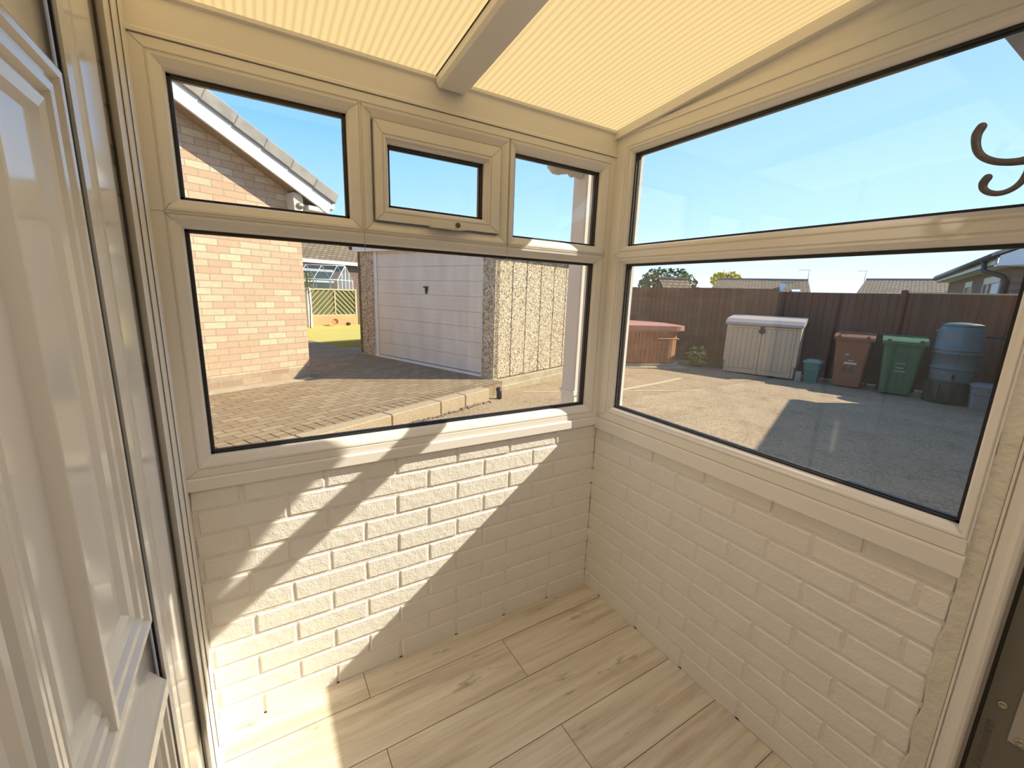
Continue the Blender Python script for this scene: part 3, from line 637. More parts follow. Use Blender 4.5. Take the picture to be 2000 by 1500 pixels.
# lawn and far garden
m = MB(); pts = [(-1.6, 8.2), (4.5, 10.4), (3.0, 14.4), (-2.9, 12.2)]
m.add([(x, y, z) for z in (-.35, .178) for x, y in pts], [(0, 1, 2, 3), (4, 5, 6, 7), (0, 1, 5, 4), (1, 2, 6, 5), (2, 3, 7, 6), (3, 0, 4, 7)])
obj('lawn', m, 'lawn', None, 'bright yellow-green lawn between the brick house and the garage', 'lawn', kind='structure')

# ================================================================= the neighbour bungalow (left)
h = thing('bungalow', 'buff brick bungalow gable with white bargeboard and grey tiles, left pane', 'house', (-.7, 4.85, .18), PA)
# frame: x to the right along the gable wall (0 = corner, negative = left), y away, z up from the patio
SL = .477; RG = -4.6; zc = 2.36 - .18
ztop = lambda x: 2.246 + .03 - .5 * x
m = MB(); m.prism([(-9.2, .16), (0, .16), (0, ztop(0)), (RG, ztop(RG)), (-9.2, ztop(0))], 'y', 0, .22)
m.box(-.22, 0, .2, 9, .16, ztop(0)); m.box(-9.2, -8.98, .2, 9, .16, ztop(0))
obj('gable_wall', m, 'hbrick', h)
m = MB(); m.box(-9.2, 0.003, -.003, .22, -.35, .16); m.box(-.22, .003, .2, 9, -.35, .16); obj('damp_course', m, 'sootbrick', h, label='darker damp bricks at the foot')
m = MB()
bz = lambda x: 2.246 - .5 * x      # lower edge of the bargeboard
m.prism([(.30, bz(.30) + .10), (.30, bz(.30) + .17), (RG, bz(RG) + .17), (RG, bz(RG)), (.15, bz(.15)), (.19, bz(.19) - .01), (.23, bz(.19) - .02)], 'y', -.22, -.19)
m.box(.0, .28, -.21, .2, bz(.24) + .0, bz(.24) + .05)
obj('bargeboard', m, 'whitewood', h)
m = MB(); m.prism([(.14, bz(.14) + .015), (.14, bz(.14) + .05), (RG, bz(RG) + .05), (RG, bz(RG) + .015)], 'y', -.19, 0.0)
obj('soffit', m, 'soffit', h)
m = MB(); n = 14
m.prism([(.30, bz(.30) + .17), (.30, bz(.30) + .20), (RG, bz(RG) + .24), (RG, bz(RG) + .18)], 'y', -.20, 9)
m.prism([(-9.5, bz(.30) + .17), (-9.5, bz(.30) + .20), (RG, bz(RG) + .24), (RG, bz(RG) + .18)], 'y', -.20, 9)
rf = obj('roof', m, 'tile', h)
a = math.atan(.5); m = MB()
for i in range(n):
    x0 = .345 - i * .285; T = Matrix.Translation((x0, -.25, bz(x0) + .170)) @ Matrix.Rotation(a - .03, 4, 'Y')
    m.bbox(-.322, 0, 0, .28, 0, .14, .012, T)
obj('verge_tiles', m, 'tile', rf)
m = MB(); m.tube([(.33, -.18, bz(.30) + .12), (.33, 9, bz(.30) + .12)], .05, 10); obj('gutter', m, 'whitewood', h)
m = MB(); m.prism([(-.05, -.30), (.05, -.30), (.06, -.10), (.05, 0), (-.05, 0), (-.06, -.10)], 'y', -.16, 0); m.v = [(x - .10, y, z * .8 + 2.30) for x, y, z in m.v]
sl = obj('security_light', m, 'frame', h, label='boxy cream lamp under the bargeboard')
m = MB(); m.lathe([(.05, 0), (.045, .02), (.02, .03)], 16); m.v = [(x - .08, -.16 - z, y * .7 + 2.16) for x, y, z in m.v]; obj('lamp_lens', m, 'brass', sl)

# white post and climber just past the house corner
m = MB(); p = PW(.10, 8.2)
m = MB(); m.box(-.06, .06, -.06, .06, 0, 1.17); o = obj('white_post', m, 'whitewood', None, 'slim white post at the far corner of the brick house', 'post'); o.location = (.155, 12.84, .178); o.rotation_euler = (0, 0, .35)
m = MB(); rnd = random.Random(4)
for i in range(130):
    x, y, z = rnd.gauss(0, .07), rnd.gauss(0, .07), rnd.uniform(1.0, 1.62); r = rnd.uniform(.025, .05); m.cur = 1 if rnd.random() < .3 else 0
    T = Matrix.Translation((x, y, z)) @ Matrix.Rotation(rnd.uniform(0, 6), 4, Vector((rnd.random(), rnd.random(), rnd.random() + .1)).normalized())
    m.add([tuple(T @ Vector(q)) for q in ((-r, 0, 0), (0, r * .5, .01), (r, 0, 0), (0, -r * .5, .01))], [(0, 1, 2, 3)])
m.cur = 2; m.tube([(0, 0, 0), (.03, .01, .6), (0, 0, 1.2), (-.02, 0, 1.6)], .015, 6)
o = obj('climbing_plant', m, ['leafp', 'red', 'bark'], None, 'dark red flowering climber above the white post', 'plant'); o.location = (.125, 12.50, .178)

# ================================================================= garage
GD = Vector((-.29, .957, 0)); GA = math.atan2(.341, .94)
g = thing('garage', 'pebbledashed concrete garage with white up-and-over door', 'garage', (1.555, 3.819, .18), GA)
# frame: +x along the side wall, +y along the front to the left
GW, GL, GH = 3.36, 3.65, 1.86
m = MB()
m.box(-.0, .09, 0, .232, -.02, GH); obj('pillar', m, 'pebble', g)
m = MB(); m.prism([(0, 2.90), (0, 3.10), (.012, 3.105), (0, 3.11), (0, GW), (.09, GW), (.09, 2.90)], 'z', -.02, GH); obj('pillar', m, 'pebble', g)
m = MB(); x = 0.0; js = [.37, .70, 1.07, 1.43, 1.79]
edges = [0.0] + js + [2.15 + .375 * i for i in range(5)]
m.box(.02, GL, .025, .10, -.02, GH)
for a_, b_ in zip(edges[:-1], edges[1:]): m.bbox(a_ + .006, b_ - .006, 0, .05, 0.0, GH, .006)
m.box(0, .1, GW - .1, GW, 0, GH); m.box(0, GL, GW - .08, GW, -.02, GH); m.box(GL - .1, GL, 0, GW, -.02, GH)
obj('side_walls', m, 'pebble', g)
m = MB(); m.bbox(-.03, GL, -.035, .12, -.20, -.015, .012); m.bbox(-.06, GL, -.07, .1, -.40, -.105, .012); m.box(-.03, .1, 2.88, GW + .05, -.05, .015); m.bbox(-.045, .06, -.05, .24, -.06, .012, .01)
obj('plinth', m, 'concrete', g)
m = MB(); m.box(.02, .07, .232, .262, .0, GH); m.box(.02, .07, 2.80, 2.90, 0, GH); m.box(.0, .07, .232, 2.90, -.02, .035); obj('door_frame', m, 'whitewood', g)
m = MB(); zs = [.045 + .218 * i for i in range(10)]
for a_, b_ in zip(zs[:-1], zs[1:]):
    if a_ > GH - .05: continue
    b_ = min(b_, GH)
    q1, q2 = a_ + (b_ - a_) / 3, a_ + (b_ - a_) * 2 / 3
    m.prism([(.055, a_ + .006), (.030, a_ + .006), (.028, a_ + .012), (.028, q1 - .004), (.0295, q1), (.028, q1 + .004), (.028, q2 - .004), (.0295, q2), (.028, q2 + .004), (.028, b_ - .004), (.030, b_), (.055, b_)], 'y', .268, 2.79)
m.cur = 0; m.box(.040, .05, .268, 2.79, .045, GH)
gd = obj('garage_door', m, ['gdoor', 'gdoor'], g)
m = MB(); m.bbox(.015, .03, 1.44, 1.50, 1.19, 1.27, .004); m.bbox(-.005, .018, 1.42, 1.52, 1.245, 1.268, .004); m.bbox(-.005, .018, 1.445, 1.47, 1.15, 1.26, .004)
obj('handle', m, 'black', gd, label='black T-handle')
m = MB(); m.prism([(-.06, 1.80), (-.06, 1.90), (3.44, 1.995), (3.44, 1.845)], 'x', -.05, -.005)
obj('fascia', m, 'whitewood', g)
m = MB(); m.prism([(-.14, 1.86), (-.14, 1.90), (GW + .14, 1.98), (GW + .14, 1.94)], 'x', -.03, GL + .1); m.box(.0, GL, -.15, -.12, 1.80, 1.90); rf = obj('roof', m, 'tile', g)
m = MB(); m.tube([(-.06, GW + .14, 1.93), (GL, GW + .14, 1.92)], .05, 10); obj('gutter', m, 'black', g)

# white square downpipe outside the far window, near the porch corner
dp = thing('downpipe', 'white square downpipe just outside the right end of the far window', 'downpipe', (-.02, .15, 0))
m = MB(); m.bbox(-.062, .03, .10, .195, gz(0) - .02, 1.90, .006); obj('pipe', m, 'upvc', dp, world=True)
m = MB(); m.bbox(-.067, .035, .095, .2, .935, .955, .002); obj('collar', m, 'upvc', dp, world=True)
m = MB(); rnd = random.Random(6)
for i in range(14):
    x = -.20 + .018 * i; r = .02 + rnd.uniform(0, .014); m.lathe([(r * .3, -r), (r, -r * .3), (r, r * .3), (r * .3, r)], 10, (x, .145)); 
    for q in range(len(m.v) - 40, len(m.v)): m.v[q] = (m.v[q][0], m.v[q][1], m.v[q][2] + 1.902)
obj('sealant', m, 'plaster', dp, label='lumpy dried sealant at the pipe top', world=True)

# ================================================================= right view: fence
FD = Vector((.29, -.957, 0)).normalized(); FA = math.atan2(FD.y, FD.x)
F0 = Vector((9.25, 2.48, 0))
fe = thing('wooden_fence', 'long brown close-board fence behind the bins and store', 'fence', (9.25, 2.48, -.17), FA)
# frame: +x to the right along the fence
rnd = random.Random(11)
def fpanel(x0, x1, zt0, zt1, y=0):
    m = MB(); x = x0
    while x < x1 - .01:
        xe = min(x + .125, x1); m.a = rnd.uniform(.02, 1); t_ = (x - x0) / (x1 - x0)
        zt = zt0 + (zt1 - zt0) * t_
        m.prism([(x, y - .0), (xe + .015, y - .014), (xe + .015, y), (x, y + .012)], 'z', .0, zt); x = xe
    m.a = .5
    for z in (.25, .95, 1.55): m.box(x0, x1, y + .012, y + .055, z, z + .08)
    return m
hh = 1.82
secs = [(-9.0, -5.2, hh + .06, hh + .03), (-5.2, -3.35, hh + .02, hh + .02), (-3.35, -1.48, 1.855, 1.85), (-1.48, .62, 1.79, 1.80), (.62, 2.35, 1.81, 1.815)]
for x0, x1, a_, b_ in secs: obj('fence_panel', fpanel(x0, x1 - .005, a_, b_), 'fence', fe)
m = MB(); m.a = .2; m.bbox(.57, .67, -.05, .05, 0, 1.87, .012); obj('fence_post', m, 'fence', fe)
m = MB(); m.a = .2; m.bbox(-3.40, -3.30, -.03, .07, 0, 1.88, .012); obj('fence_post', m, 'fence', fe)
m = MB(); m.box(.67, 2.35, -.02, .03, 1.81, 1.835); obj('capping_rail', m, 'paletimber', fe, label='pale capping rail on the right-hand panel')

# ---- grey building on the right, close to the view's edge
NA = math.atan2(.341, .94); ND = Vector((.94, .341, 0)); NB = Vector((-.341, .94, 0))
ob = thing('outbuilding', 'grey rendered wall corner at the right end of the fence', 'building', (9.1, .375, -.2), NA)
m = MB(); m.box(-6.9, 0, -4.5, 0, 0, 2.55); obj('wall', m, 'render', ob)
m = MB(); m.box(-7.2, .12, -4.8, .13, 2.55, 2.68); obj('flat_roof', m, 'tile', ob)

# ---- hot tub
tb = thing('hot_tub', 'timber clad hot tub with terracotta cover at the left of the fence', 'hot tub', (6.28, 5.95, -.10), math.atan2(-.4, .92))
def rrect(x0, x1, y0, y1, r, n=6):
    p = []
    for cx_, cy_, a0 in ((x1 - r, y1 - r, 0), (x0 + r, y1 - r, 90), (x0 + r, y0 + r, 180), (x1 - r, y0 + r, 270)):
        for i in range(n + 1): a = R(a0 + 90 * i / n); p.append((cx_ + r * math.cos(a), cy_ + r * math.sin(a)))
    return p
m = MB(); m.prism(rrect(-1.0, .92, -1.0, .95, .34, 4), 'z', .08, .80); m.cur = 0
for x in [-.9 + .09 * i for i in range(17)]: m.bbox(x, x + .082, -1.012, -.99, .10, .78, .004)
obj('cladding', m, 'tubwood', tb)
m = MB(); m.prism(rrect(-1.08, 1.02, -1.08, 1.02, .30, 5), 'z', .81, .91); m.prism(rrect(-1.04, .98, -1.04, .98, .30, 5), 'z', .775, .81); obj('cover', m, 'tubcover', tb, label='terracotta insulated cover')
m = MB(); m.bbox(.30, .80, -1.10, -1.0, .62, .65, .008); m.bbox(.38, .42, -1.06, -1.0, .40, .47, .005); obj('step_rail', m, 'tubcover', tb)
m = MB(); m.prism(rrect(-1.06, 1.0, -1.06, 1.0, .36, 5), 'z', .03, .08); m.prism(rrect(-1.25, 1.0, -1.22, 1.0, .10, 3), 'z', -.04, .03); obj('plinth', m, 'slab', tb)

# ---- shrub between the hot tub and the store
def shrub(name, loc, n, spread, hgt, size, mats, label, cat, seed, base=.0, stem=None):
    rnd = random.Random(seed); r_ = thing(name, label, cat, loc); m = MB()
    for i in range(n):
        th = rnd.uniform(0, 6.283); ph = rnd.uniform(-.9, 1); rr = rnd.uniform(.55, 1) ** .5
        x, y, z = rr * math.cos(th) * math.sqrt(1 - ph * ph * .8) * spread, rr * math.sin(th) * math.sqrt(1 - ph * ph * .8) * spread, base + hgt * (.5 + .5 * ph * rr)
        s = size * rnd.uniform(.6, 1.3)
        T = Matrix.Translation((x, y, z)) @ Matrix.Rotation(rnd.uniform(0, 6.28), 4, 'Z') @ Matrix.Rotation(rnd.uniform(-1.2, 1.2), 4, 'X') @ Matrix.Rotation(rnd.uniform(-1.2, 1.2), 4, 'Y')
        m.add([tuple(T @ Vector(q)) for q in ((-s, 0, 0), (-s * .2, s * .5, s * .1), (s, 0, 0), (-s * .2, -s * .5, s * .1))], [(0, 1, 2, 3)])
    obj('foliage', m, mats, r_)
    k = MB()
    for i in range(5):
        a = i * 1.3; k.tube([(0, 0, 0), (.15 * spread * math.cos(a), .15 * spread * math.sin(a), base + hgt * .4), (.6 * spread * math.cos(a), .6 * spread * math.sin(a), base + hgt * .8)], stem or .012, 6)
    obj('stems', k, 'bark', r_)
    return r_
shrub('shrub', (7.55, 4.85, -.14), 260, .21, .46, .05, 'leafp', 'small variegated shrub between the hot tub and the store', 'shrub', 3)
m = MB(); m.box(-.35, .12, -.6, .5, 0, .02); o = obj('turf_patch', m, 'grass', None, 'strip of turf under the fence beside the store', 'turf'); o.location = (8.2, 4.75, -.155); o.rotation_euler = (0, 0, .3)

# ---- resin garden store
SA = math.atan2(-.937, .35)
st = thing('garden_store', 'beige resin garden store with double doors and taupe lid', 'store', (7.715, 3.515, -.145), SA)
# frame: x along the front to the right (-.65 .. .65), +y away from us... front at y=0
W2 = .655
m = MB(); m.bbox(-W2, W2, .02, .70, .02, 1.03, .01); m.bbox(-W2 - .02, -W2 + .08, .0, .70, .26, 1.04, .006); m.bbox(W2 - .08, W2 + .02, 0, .70, .26, 1.04, .006); obj('body', m, 'resin', st)
for s, x0, x1 in ((-1, -W2 + .06, -.004), (1, .004, W2 - .06)):
    m = MB(); m.bbox(x0, x1, -.022, .02, .03, 1.035, .006)
    m.cur = 1; q0, q1 = x0 + (.05 if s < 0 else .07), x1 - (.07 if s < 0 else .05)
    for i in range(6):
        xx = q0 + (q1 - q0) * i / 5; m.box(xx - .004, xx + .004, -.0232, -.021, .13, .99)
    m.box(q0, q1, -.0232, -.021, .126, .134); m.box(q0, q1, -.0232, -.021, .986, .994)
    obj('door', m, ['resin', 'resingroove'], st)
m = MB(); m.prism([(-.06, 1.05), (-.06, 1.10), (.05, 1.17), (.70, 1.24), (.76, 1.24), (.76, 1.16), (.02, 1.05)], 'x', -W2 - .05, W2 + .05); obj('lid', m, 'taupe', st, label='sloping taupe lid')
m = MB(); m.box(-W2, W2, -.0, .02, 1.035, 1.06); obj('shadow_gap', m, 'resingroove', st)
m = MB(); m.bbox(-.035, .035, -.055, -.02, .90, 1.08, .01); m.lathe([(.055, 0), (.055, .03)], 16)
for q in range(len(m.v) - 32, len(m.v)): x, y, z = m.v[q]; m.v[q] = (x, -.03 - z, y + .94)
obj('latch', m, 'dark', st, label='dark round latch')
m = MB(); m.bbox(-.05, .05, -.06, .06, 0, .20, .008); o = obj('concrete_block', m, 'render', None, 'grey block at the right front corner of the beige store', 'block'); o.location = (8.02, 2.84, -.15); o.rotation_euler = (0, 0, SA)

# ---- wheelie bins
def bin_(name, loc, rz, body, label, marks):
    b = thing(name, label, 'bin', loc, rz)
    lo, hi = .215, .285; z1 = .90
    m = MB(); P4 = lambda hx, y0, y1, z, r: [(x, y, z) for x, y in rrect(-hx, hx, y0, y1, r, 3)]
    rings = [P4(lo, -.06 + .10, .60, .03, .04), P4(lo + .005, -.065 + .10, .61, .10, .05), P4(hi - .012, 0, .66, .86, .05), P4(hi, -.012, .675, .865, .05), P4(hi, -.012, .675, z1, .05)]
    n = len(rings[0]); vs_ = [p for r_ in rings for p in r_]
    fs_ = [(j * n + i, j * n + (i + 1) % n, (j + 1) * n + (i + 1) % n, (j + 1) * n + i) for j in range(4) for i in range(n)] + [tuple(range(n)), tuple(4 * n + i for i in range(n))]
    m.add(vs_, fs_); obj('body', m, body, b)
    m = MB(); m.prism([(-.035, .90), (-.035, .955), (-.02, .965), (.04, .985), (.12, 1.0), (.40, 1.035), (.66, 1.04), (.70, 1.02), (.70, .90)], 'x', -hi - .018, hi + .018)
    ld = obj('lid', m, body, b)
    m = MB(); m.bbox(-hi + .05, -hi + .10, -.045, .02, .955, .995, .008); m.bbox(hi - .10, hi - .05, -.045, .02, .955, .995, .008); m.bbox(-hi - .02, hi + .02, -.05, -.02, .905, .93, .006); obj('lid_grip', m, body, ld)
    m = MB(); m.tube([(-hi + .02, .74, .93), (hi - .02, .74, .93)], .018, 8); obj('handle', m, body, b)
    for sx in (-1, 1):
        m = MB(); m.lathe([(.04, 0), (.10, 0), (.10, .045), (.04, .045)], 20); m.v = [(sx * (lo + .03) + z, .62 + x, .10 + y) for x, y, z in m.v]; obj('wheel', m, 'black', b)
    fy = lambda z: .038 - .038 * (z - .1) / .76 - .0025
    tl = math.atan2(.038, .76)
    def mark(kind, z, w_, h_, mat, x=0, txt=None):
        if txt:
            T = Matrix.Translation((x, fy(z), z)) @ Matrix.Rotation(R(90) + tl, 4, 'X'); text_mesh('number', txt, h_, T, mat, b, .001); return
        k = MB(); k.box(x - w_ / 2, x + w_ / 2, fy(z) - .001, fy(z) + .004, z - h_ / 2, z + h_ / 2); obj(kind, k, mat, b)
    marks(mark, b, fy)
    return b
def m1(mark, b, fy):
    mark('number', .355, 0, .21, 'markdark', .0, '66')
    mark('printed_line', .47, .19, .035, 'mark', .01); mark('printed_line', .525, .07, .012, 'mark', .01)
    mark('printed_dot', .63, .024, .022, 'mark', -.075); mark('printed_dot', .63, .024, .022, 'mark', -.045)
def m2(mark, b, fy):
    k = MB()
    for a in (-.045, 0, .045): k.tube([(a - .02, fy(.57), .55), (a * .8, fy(.6), .585 if a else .60), (a + .02, fy(.57), .55)], .004, 5)
    obj('crest', k, 'mark', b, label='pale council crest')
    mark('printed_line', .495, .09, .012, 'mark'); mark('printed_line', .435, .15, .009, 'mark', .01)
bin_('wheelie_bin', (8.25, 2.11, -.158), FA, 'brownbin', 'brown wheelie bin numbered 66 beside the green one', m1)
bin_('wheelie_bin', (8.345, 1.40, -.16), FA + .05, 'greenbin', 'green wheelie bin between the brown bin and the water butt', m2)

# ---- small caddies
def caddy(name, loc, rz, w_, d_, h_, body, lid, label):
    c_ = thing(name, label, 'caddy', loc, rz); m = MB()
    a, b_ = rrect(-w_ / 2 * .84, w_ / 2 * .84, -d_ / 2 * .84, d_ / 2 * .84, .03, 3), rrect(-w_ / 2, w_ / 2, -d_ / 2, d_ / 2, .035, 3)
    n = len(a); m.add([(x, y, 0) for x, y in a] + [(x, y, h_) for x, y in b_], [tuple(range(n)), tuple(range(n, 2 * n))] + [(i, (i + 1) % n, n + (i + 1) % n, n + i) for i in range(n)]); obj('body', m, body, c_)
    m = MB(); q = rrect(-w_ / 2 - .02, w_ / 2 + .02, -d_ / 2 - .02, d_ / 2 + .02, .04, 3); q2 = rrect(-w_ / 2 * .7, w_ / 2 * .7, -d_ / 2 * .7, d_ / 2 * .7, .04, 3)
    m.prism(q, 'z', h_, h_ + .025); m.add([(x, y, h_ + .025) for x, y in q] + [(x, y, h_ + .06) for x, y in q2], [tuple(range(n, 2 * n))] + [(i, (i + 1) % n, n + (i + 1) % n, n + i) for i in range(n)]); obj('lid', m, lid, c_)
    m = MB(); m.tube([(-w_ / 2 - .015, 0, h_ * .9), (-w_ / 2 * .9, -d_ * .5, h_ * .72), (0, -d_ * .62, h_ * .66), (w_ / 2 * .9, -d_ * .5, h_ * .72), (w_ / 2 + .015, 0, h_ * .9)], .007, 6); obj('carry_handle', m, lid, c_)
caddy('food_caddy', (8.23, 2.70, -.155), FA, .28, .30, .40, 'teal', 'tealid', 'small teal food caddy between the store and brown bin')
caddy('food_caddy', (8.43, .35, -.162), FA, .30, .30, .36, 'greycad', 'greycad', 'small grey caddy in front of the grey wall')

# ---- water butt
wb = thing('water_butt', 'ribbed blue-grey water butt on a dark stand by the green bin', 'water butt', (8.62, .80, -.165), FA)
m = MB(); m.lathe([(.255, .36), (.265, .40), (.275, .55), (.275, .57), (.292, .575), (.292, .60), (.275, .605), (.285, .64), (.287, .82), (.30, .825), (.30, .85), (.287, .855), (.287, .88), (.297, .885), (.297, .90), (.287, .905), (.285, 1.12), (.28, 1.20), (.255, 1.26), (.24, 1.275)], 48); obj('barrel', m, 'butt', wb)
m = MB(); m.lathe([(.25, 1.272), (.25, 1.295), (.18, 1.32), (.05, 1.335)], 40); obj('lid', m, 'butt', wb)
m = MB(); m.lathe([(.31, 0), (.25, .35), (.245, .362)], 24); 
for i in range(12):
    a = i * math.pi / 6; m.box(-.02, .02, .26, .30, .0, .33, Matrix.Rotation(a, 4, 'Z'))
obj('stand', m, 'stand', wb)
m = MB(); m.tube([(0, -.26, .46), (0, -.31, .46), (0, -.315, .42)], .016, 8); m.bbox(-.02, .02, -.305, -.285, .47, .50, .004); obj('tap', m, 'black', wb)
m = MB(); m.tube([(.27, .0, 1.13), (.52, .05, 1.12)], .02, 8); obj('filler_pipe', m, 'dark', wb)
m = MB(); m.bbox(-.31, -.27, -.03, .03, 1.17, 1.2, .006); obj('clip', m, 'butt', wb)

# ---- bungalow on the right beyond the fence
rb = thing('bungalow', 'brown brick bungalow rising over the right end of the fence', 'house', (12.1, 1.02, -.2), NA)
# frame: +x away along the windowed wall (0 = near corner), +y toward the fence side; the eave overhangs y = .32
m = MB(); m.box(0, 9.0, -7, 0, 0, 2.58); m.prism([(-7, 2.58), (0, 2.58), (-3.5, 4.3)], 'x', 0, .2); obj('wall', m, 'nbrick', rb)
m = MB(); m.box(-.05, 9.1, .30, .33, 2.50, 2.66); m.box(-.05, 9.1, 0, .33, 2.50, 2.53); obj('fascia', m, 'whitewood', rb)
m = MB(); m.prism([(.42, 2.66), (.42, 2.73), (-3.5, 4.60), (-7.4, 2.73), (-7.4, 2.66), (-3.5, 4.50)], 'x', -.42, 9.2); obj('roof', m, 'tile', rb)
m = MB(); m.tube([(-.15, .40, 2.66), (9.2, .40, 2.64)], .06, 8); obj('gutter', m, 'dark', rb)
m = MB(); m.prism([(.33, 2.46), (.33, 2.66), (-1.6, 3.60), (-1.6, 3.30), (-.75, 2.86), (-.55, 2.62), (-.30, 2.50)], 'x', -.40, -.36); m.box(-.36, 0, -.3, .33, 2.46, 2.50); obj('bargeboard', m, 'paper', rb)
for x0, x1, pn in ((.95, 2.75, 3), (4.2, 5.3, 1)):
    m = MB(); z0, z1 = 1.1, 2.36
    m.box(x0, x1, -.02, .03, z1 - .16, z1); m.box(x0, x1, -.02, .03, z0, z0 + .06); m.box(x0, x0 + .08, -.02, .03, z0, z1); m.box(x1 - .08, x1, -.02, .03, z0, z1)
    if pn == 3: m.box(x1 - .65, x1 - .57, -.02, .028, z0, z1)
    wf = obj('window', m, 'frame', rb)
    m = MB(); m.box(x0 + .05, x1 - .05, -.01, .004, z0, z1); obj('pane', m, 'pane', wf)
    if pn == 3:
        m = MB(); m.box(x0 + .10, x0 + .85, .005, .012, 1.85, 2.18); obj('blind', m, 'paper', wf, label='white blind')
m = MB(); m.tube([(.55, .40, 2.62), (.55, .38, 2.42), (.30, .10, 2.28), (.28, .06, 2.2), (.28, .06, 0)], .05, 8); obj('downpipe', m, 'dark', rb)

# ---- roofs further off
def far_house(loc, rz, L, D, ze, zt, roofmat, label, hipl=0, hipr=0, extra=None):
    f_ = thing('house', label, 'house', loc, rz)
    m = MB(); m.box(-L / 2 + .2, L / 2 - .2, .3, D - .3, 0, ze); obj('wall', m, 'nbrick', f_)
    m = MB(); y = D / 2
    def plane(p): m.add(p, [(0, 1, 2, 3)])
    T0 = [(-L / 2, 0, ze), (L / 2, 0, ze), (L / 2 - hipr, y, zt), (-L / 2 + hipl, y, zt)]; T1 = [(-L / 2, D, ze), (L / 2, D, ze), (L / 2 - hipr, y, zt), (-L / 2 + hipl, y, zt)]
    m.add(T0 + [(a, b_, c_ - .12) for a, b_, c_ in T0], [(0, 1, 2, 3), (4, 5, 6, 7), (0, 1, 5, 4), (1, 2, 6, 5), (3, 0, 4, 7)])
    m.add(T1 + [(a, b_, c_ - .12) for a, b_, c_ in T1], [(0, 1, 2, 3), (4, 5, 6, 7), (0, 1, 5, 4), (1, 2, 6, 5), (3, 0, 4, 7)])
    m.add([(-L / 2, 0, ze), (-L / 2, D, ze), (-L / 2 + hipl, y, zt)], [(0, 1, 2)]); m.add([(L / 2, 0, ze), (L / 2, D, ze), (L / 2 - hipr, y, zt)], [(0, 1, 2)])
    rf_ = obj('roof', m, roofmat, f_)
    m = MB(); m.box(-L / 2 + hipl, L / 2 - hipr, y - .1, y + .1, zt - .03, zt + .05); obj('ridge', m, 'tile', rf_)
    m = MB(); m.box(-L / 2, L / 2, -.03, 0, ze - .18, ze); obj('fascia', m, 'whitewood', f_)
    return f_
def aerial(par, x, y, z, s=1):
    m = MB(); m.tube([(x, y, z - .1), (x, y, z + .55)], .016, 6); m.tube([(x - .45 * s, y, z + .5), (x + .1, y, z + .52)], .012, 6)
    for i in range(6): m.tube([(x - .4 * s + .08 * i, y - .14, z + .5), (x - .4 * s + .08 * i, y + .14, z + .5)], .006, 4)
    obj('aerial', m, 'alu', par)
ra = math.atan2(8.99 - 12.84, 21.45 - 19.26)
dv = Vector((math.sin(-ra), math.cos(-ra)))
r1 = far_house((20.35 - .0, 10.93, -.3), ra, 4.45, 5.0, 2.15, 2.88, 'farroof', 'brown tiled roof over the middle of the fence with a chimney-side aerial', .22, .0)
r1.location = (20.35 - .97 * 0, 10.93, -.3)
aerial(r1, 2.2, 2.5, 2.88)
m = MB(); m.box(.95, 1.2, .85, 1.05, 2.30, 2.62); obj('flue', m, 'paper', r1, label='small white flue')
m = MB(); m.box(.95, 1.12, .35, .5, 2.18, 2.40); obj('flue', m, 'paper', r1, label='smaller white flue')
m = MB(); m.prism([(.10, 2.20), (.10, 2.24), (.45, 2.34), (.45, 2.30)], 'x', 1.45, 1.80); obj('skylight', m, 'alu', r1)
ra2 = math.atan2(5.53 - 8.28, 25.83 - 24.98)
r2 = far_house((25.75, 6.2, -.3), ra2, 4.9, 6, 2.30, 3.10, 'farroof2', 'tan pantiled roof over the fence beside the right bungalow', .12, 0)
aerial(r2, -2.4, 3, 3.05, .8)
r3 = far_house((16.05, 12.15, -.3), math.atan2(-.79, .62) + .5, 1.5, 1.6, 2.05, 2.66, 'farroof', 'small buff gabled roof in front of the tree', 0, 0)
shrub('tree', (30.2, 24.6, -.4), 1500, 2.5, 3.3, .20, 'leaf', 'dark green bushy tree beyond the fence on the left', 'tree', 8, 1.1, .10)
shrub('tree', (25.5, 16.05, -.4), 500, .95, 1.1, .13, 'leafy', 'yellow flowering tree top above the brown roof', 'tree', 12, 2.55, .05)
shrub('tree', (21.0, 15.4, -.4), 500, 1.3, 1.2, .15, 'leaf', 'low green bush between the small gabled roof and the fence', 'bush', 15, 1.2, .05)

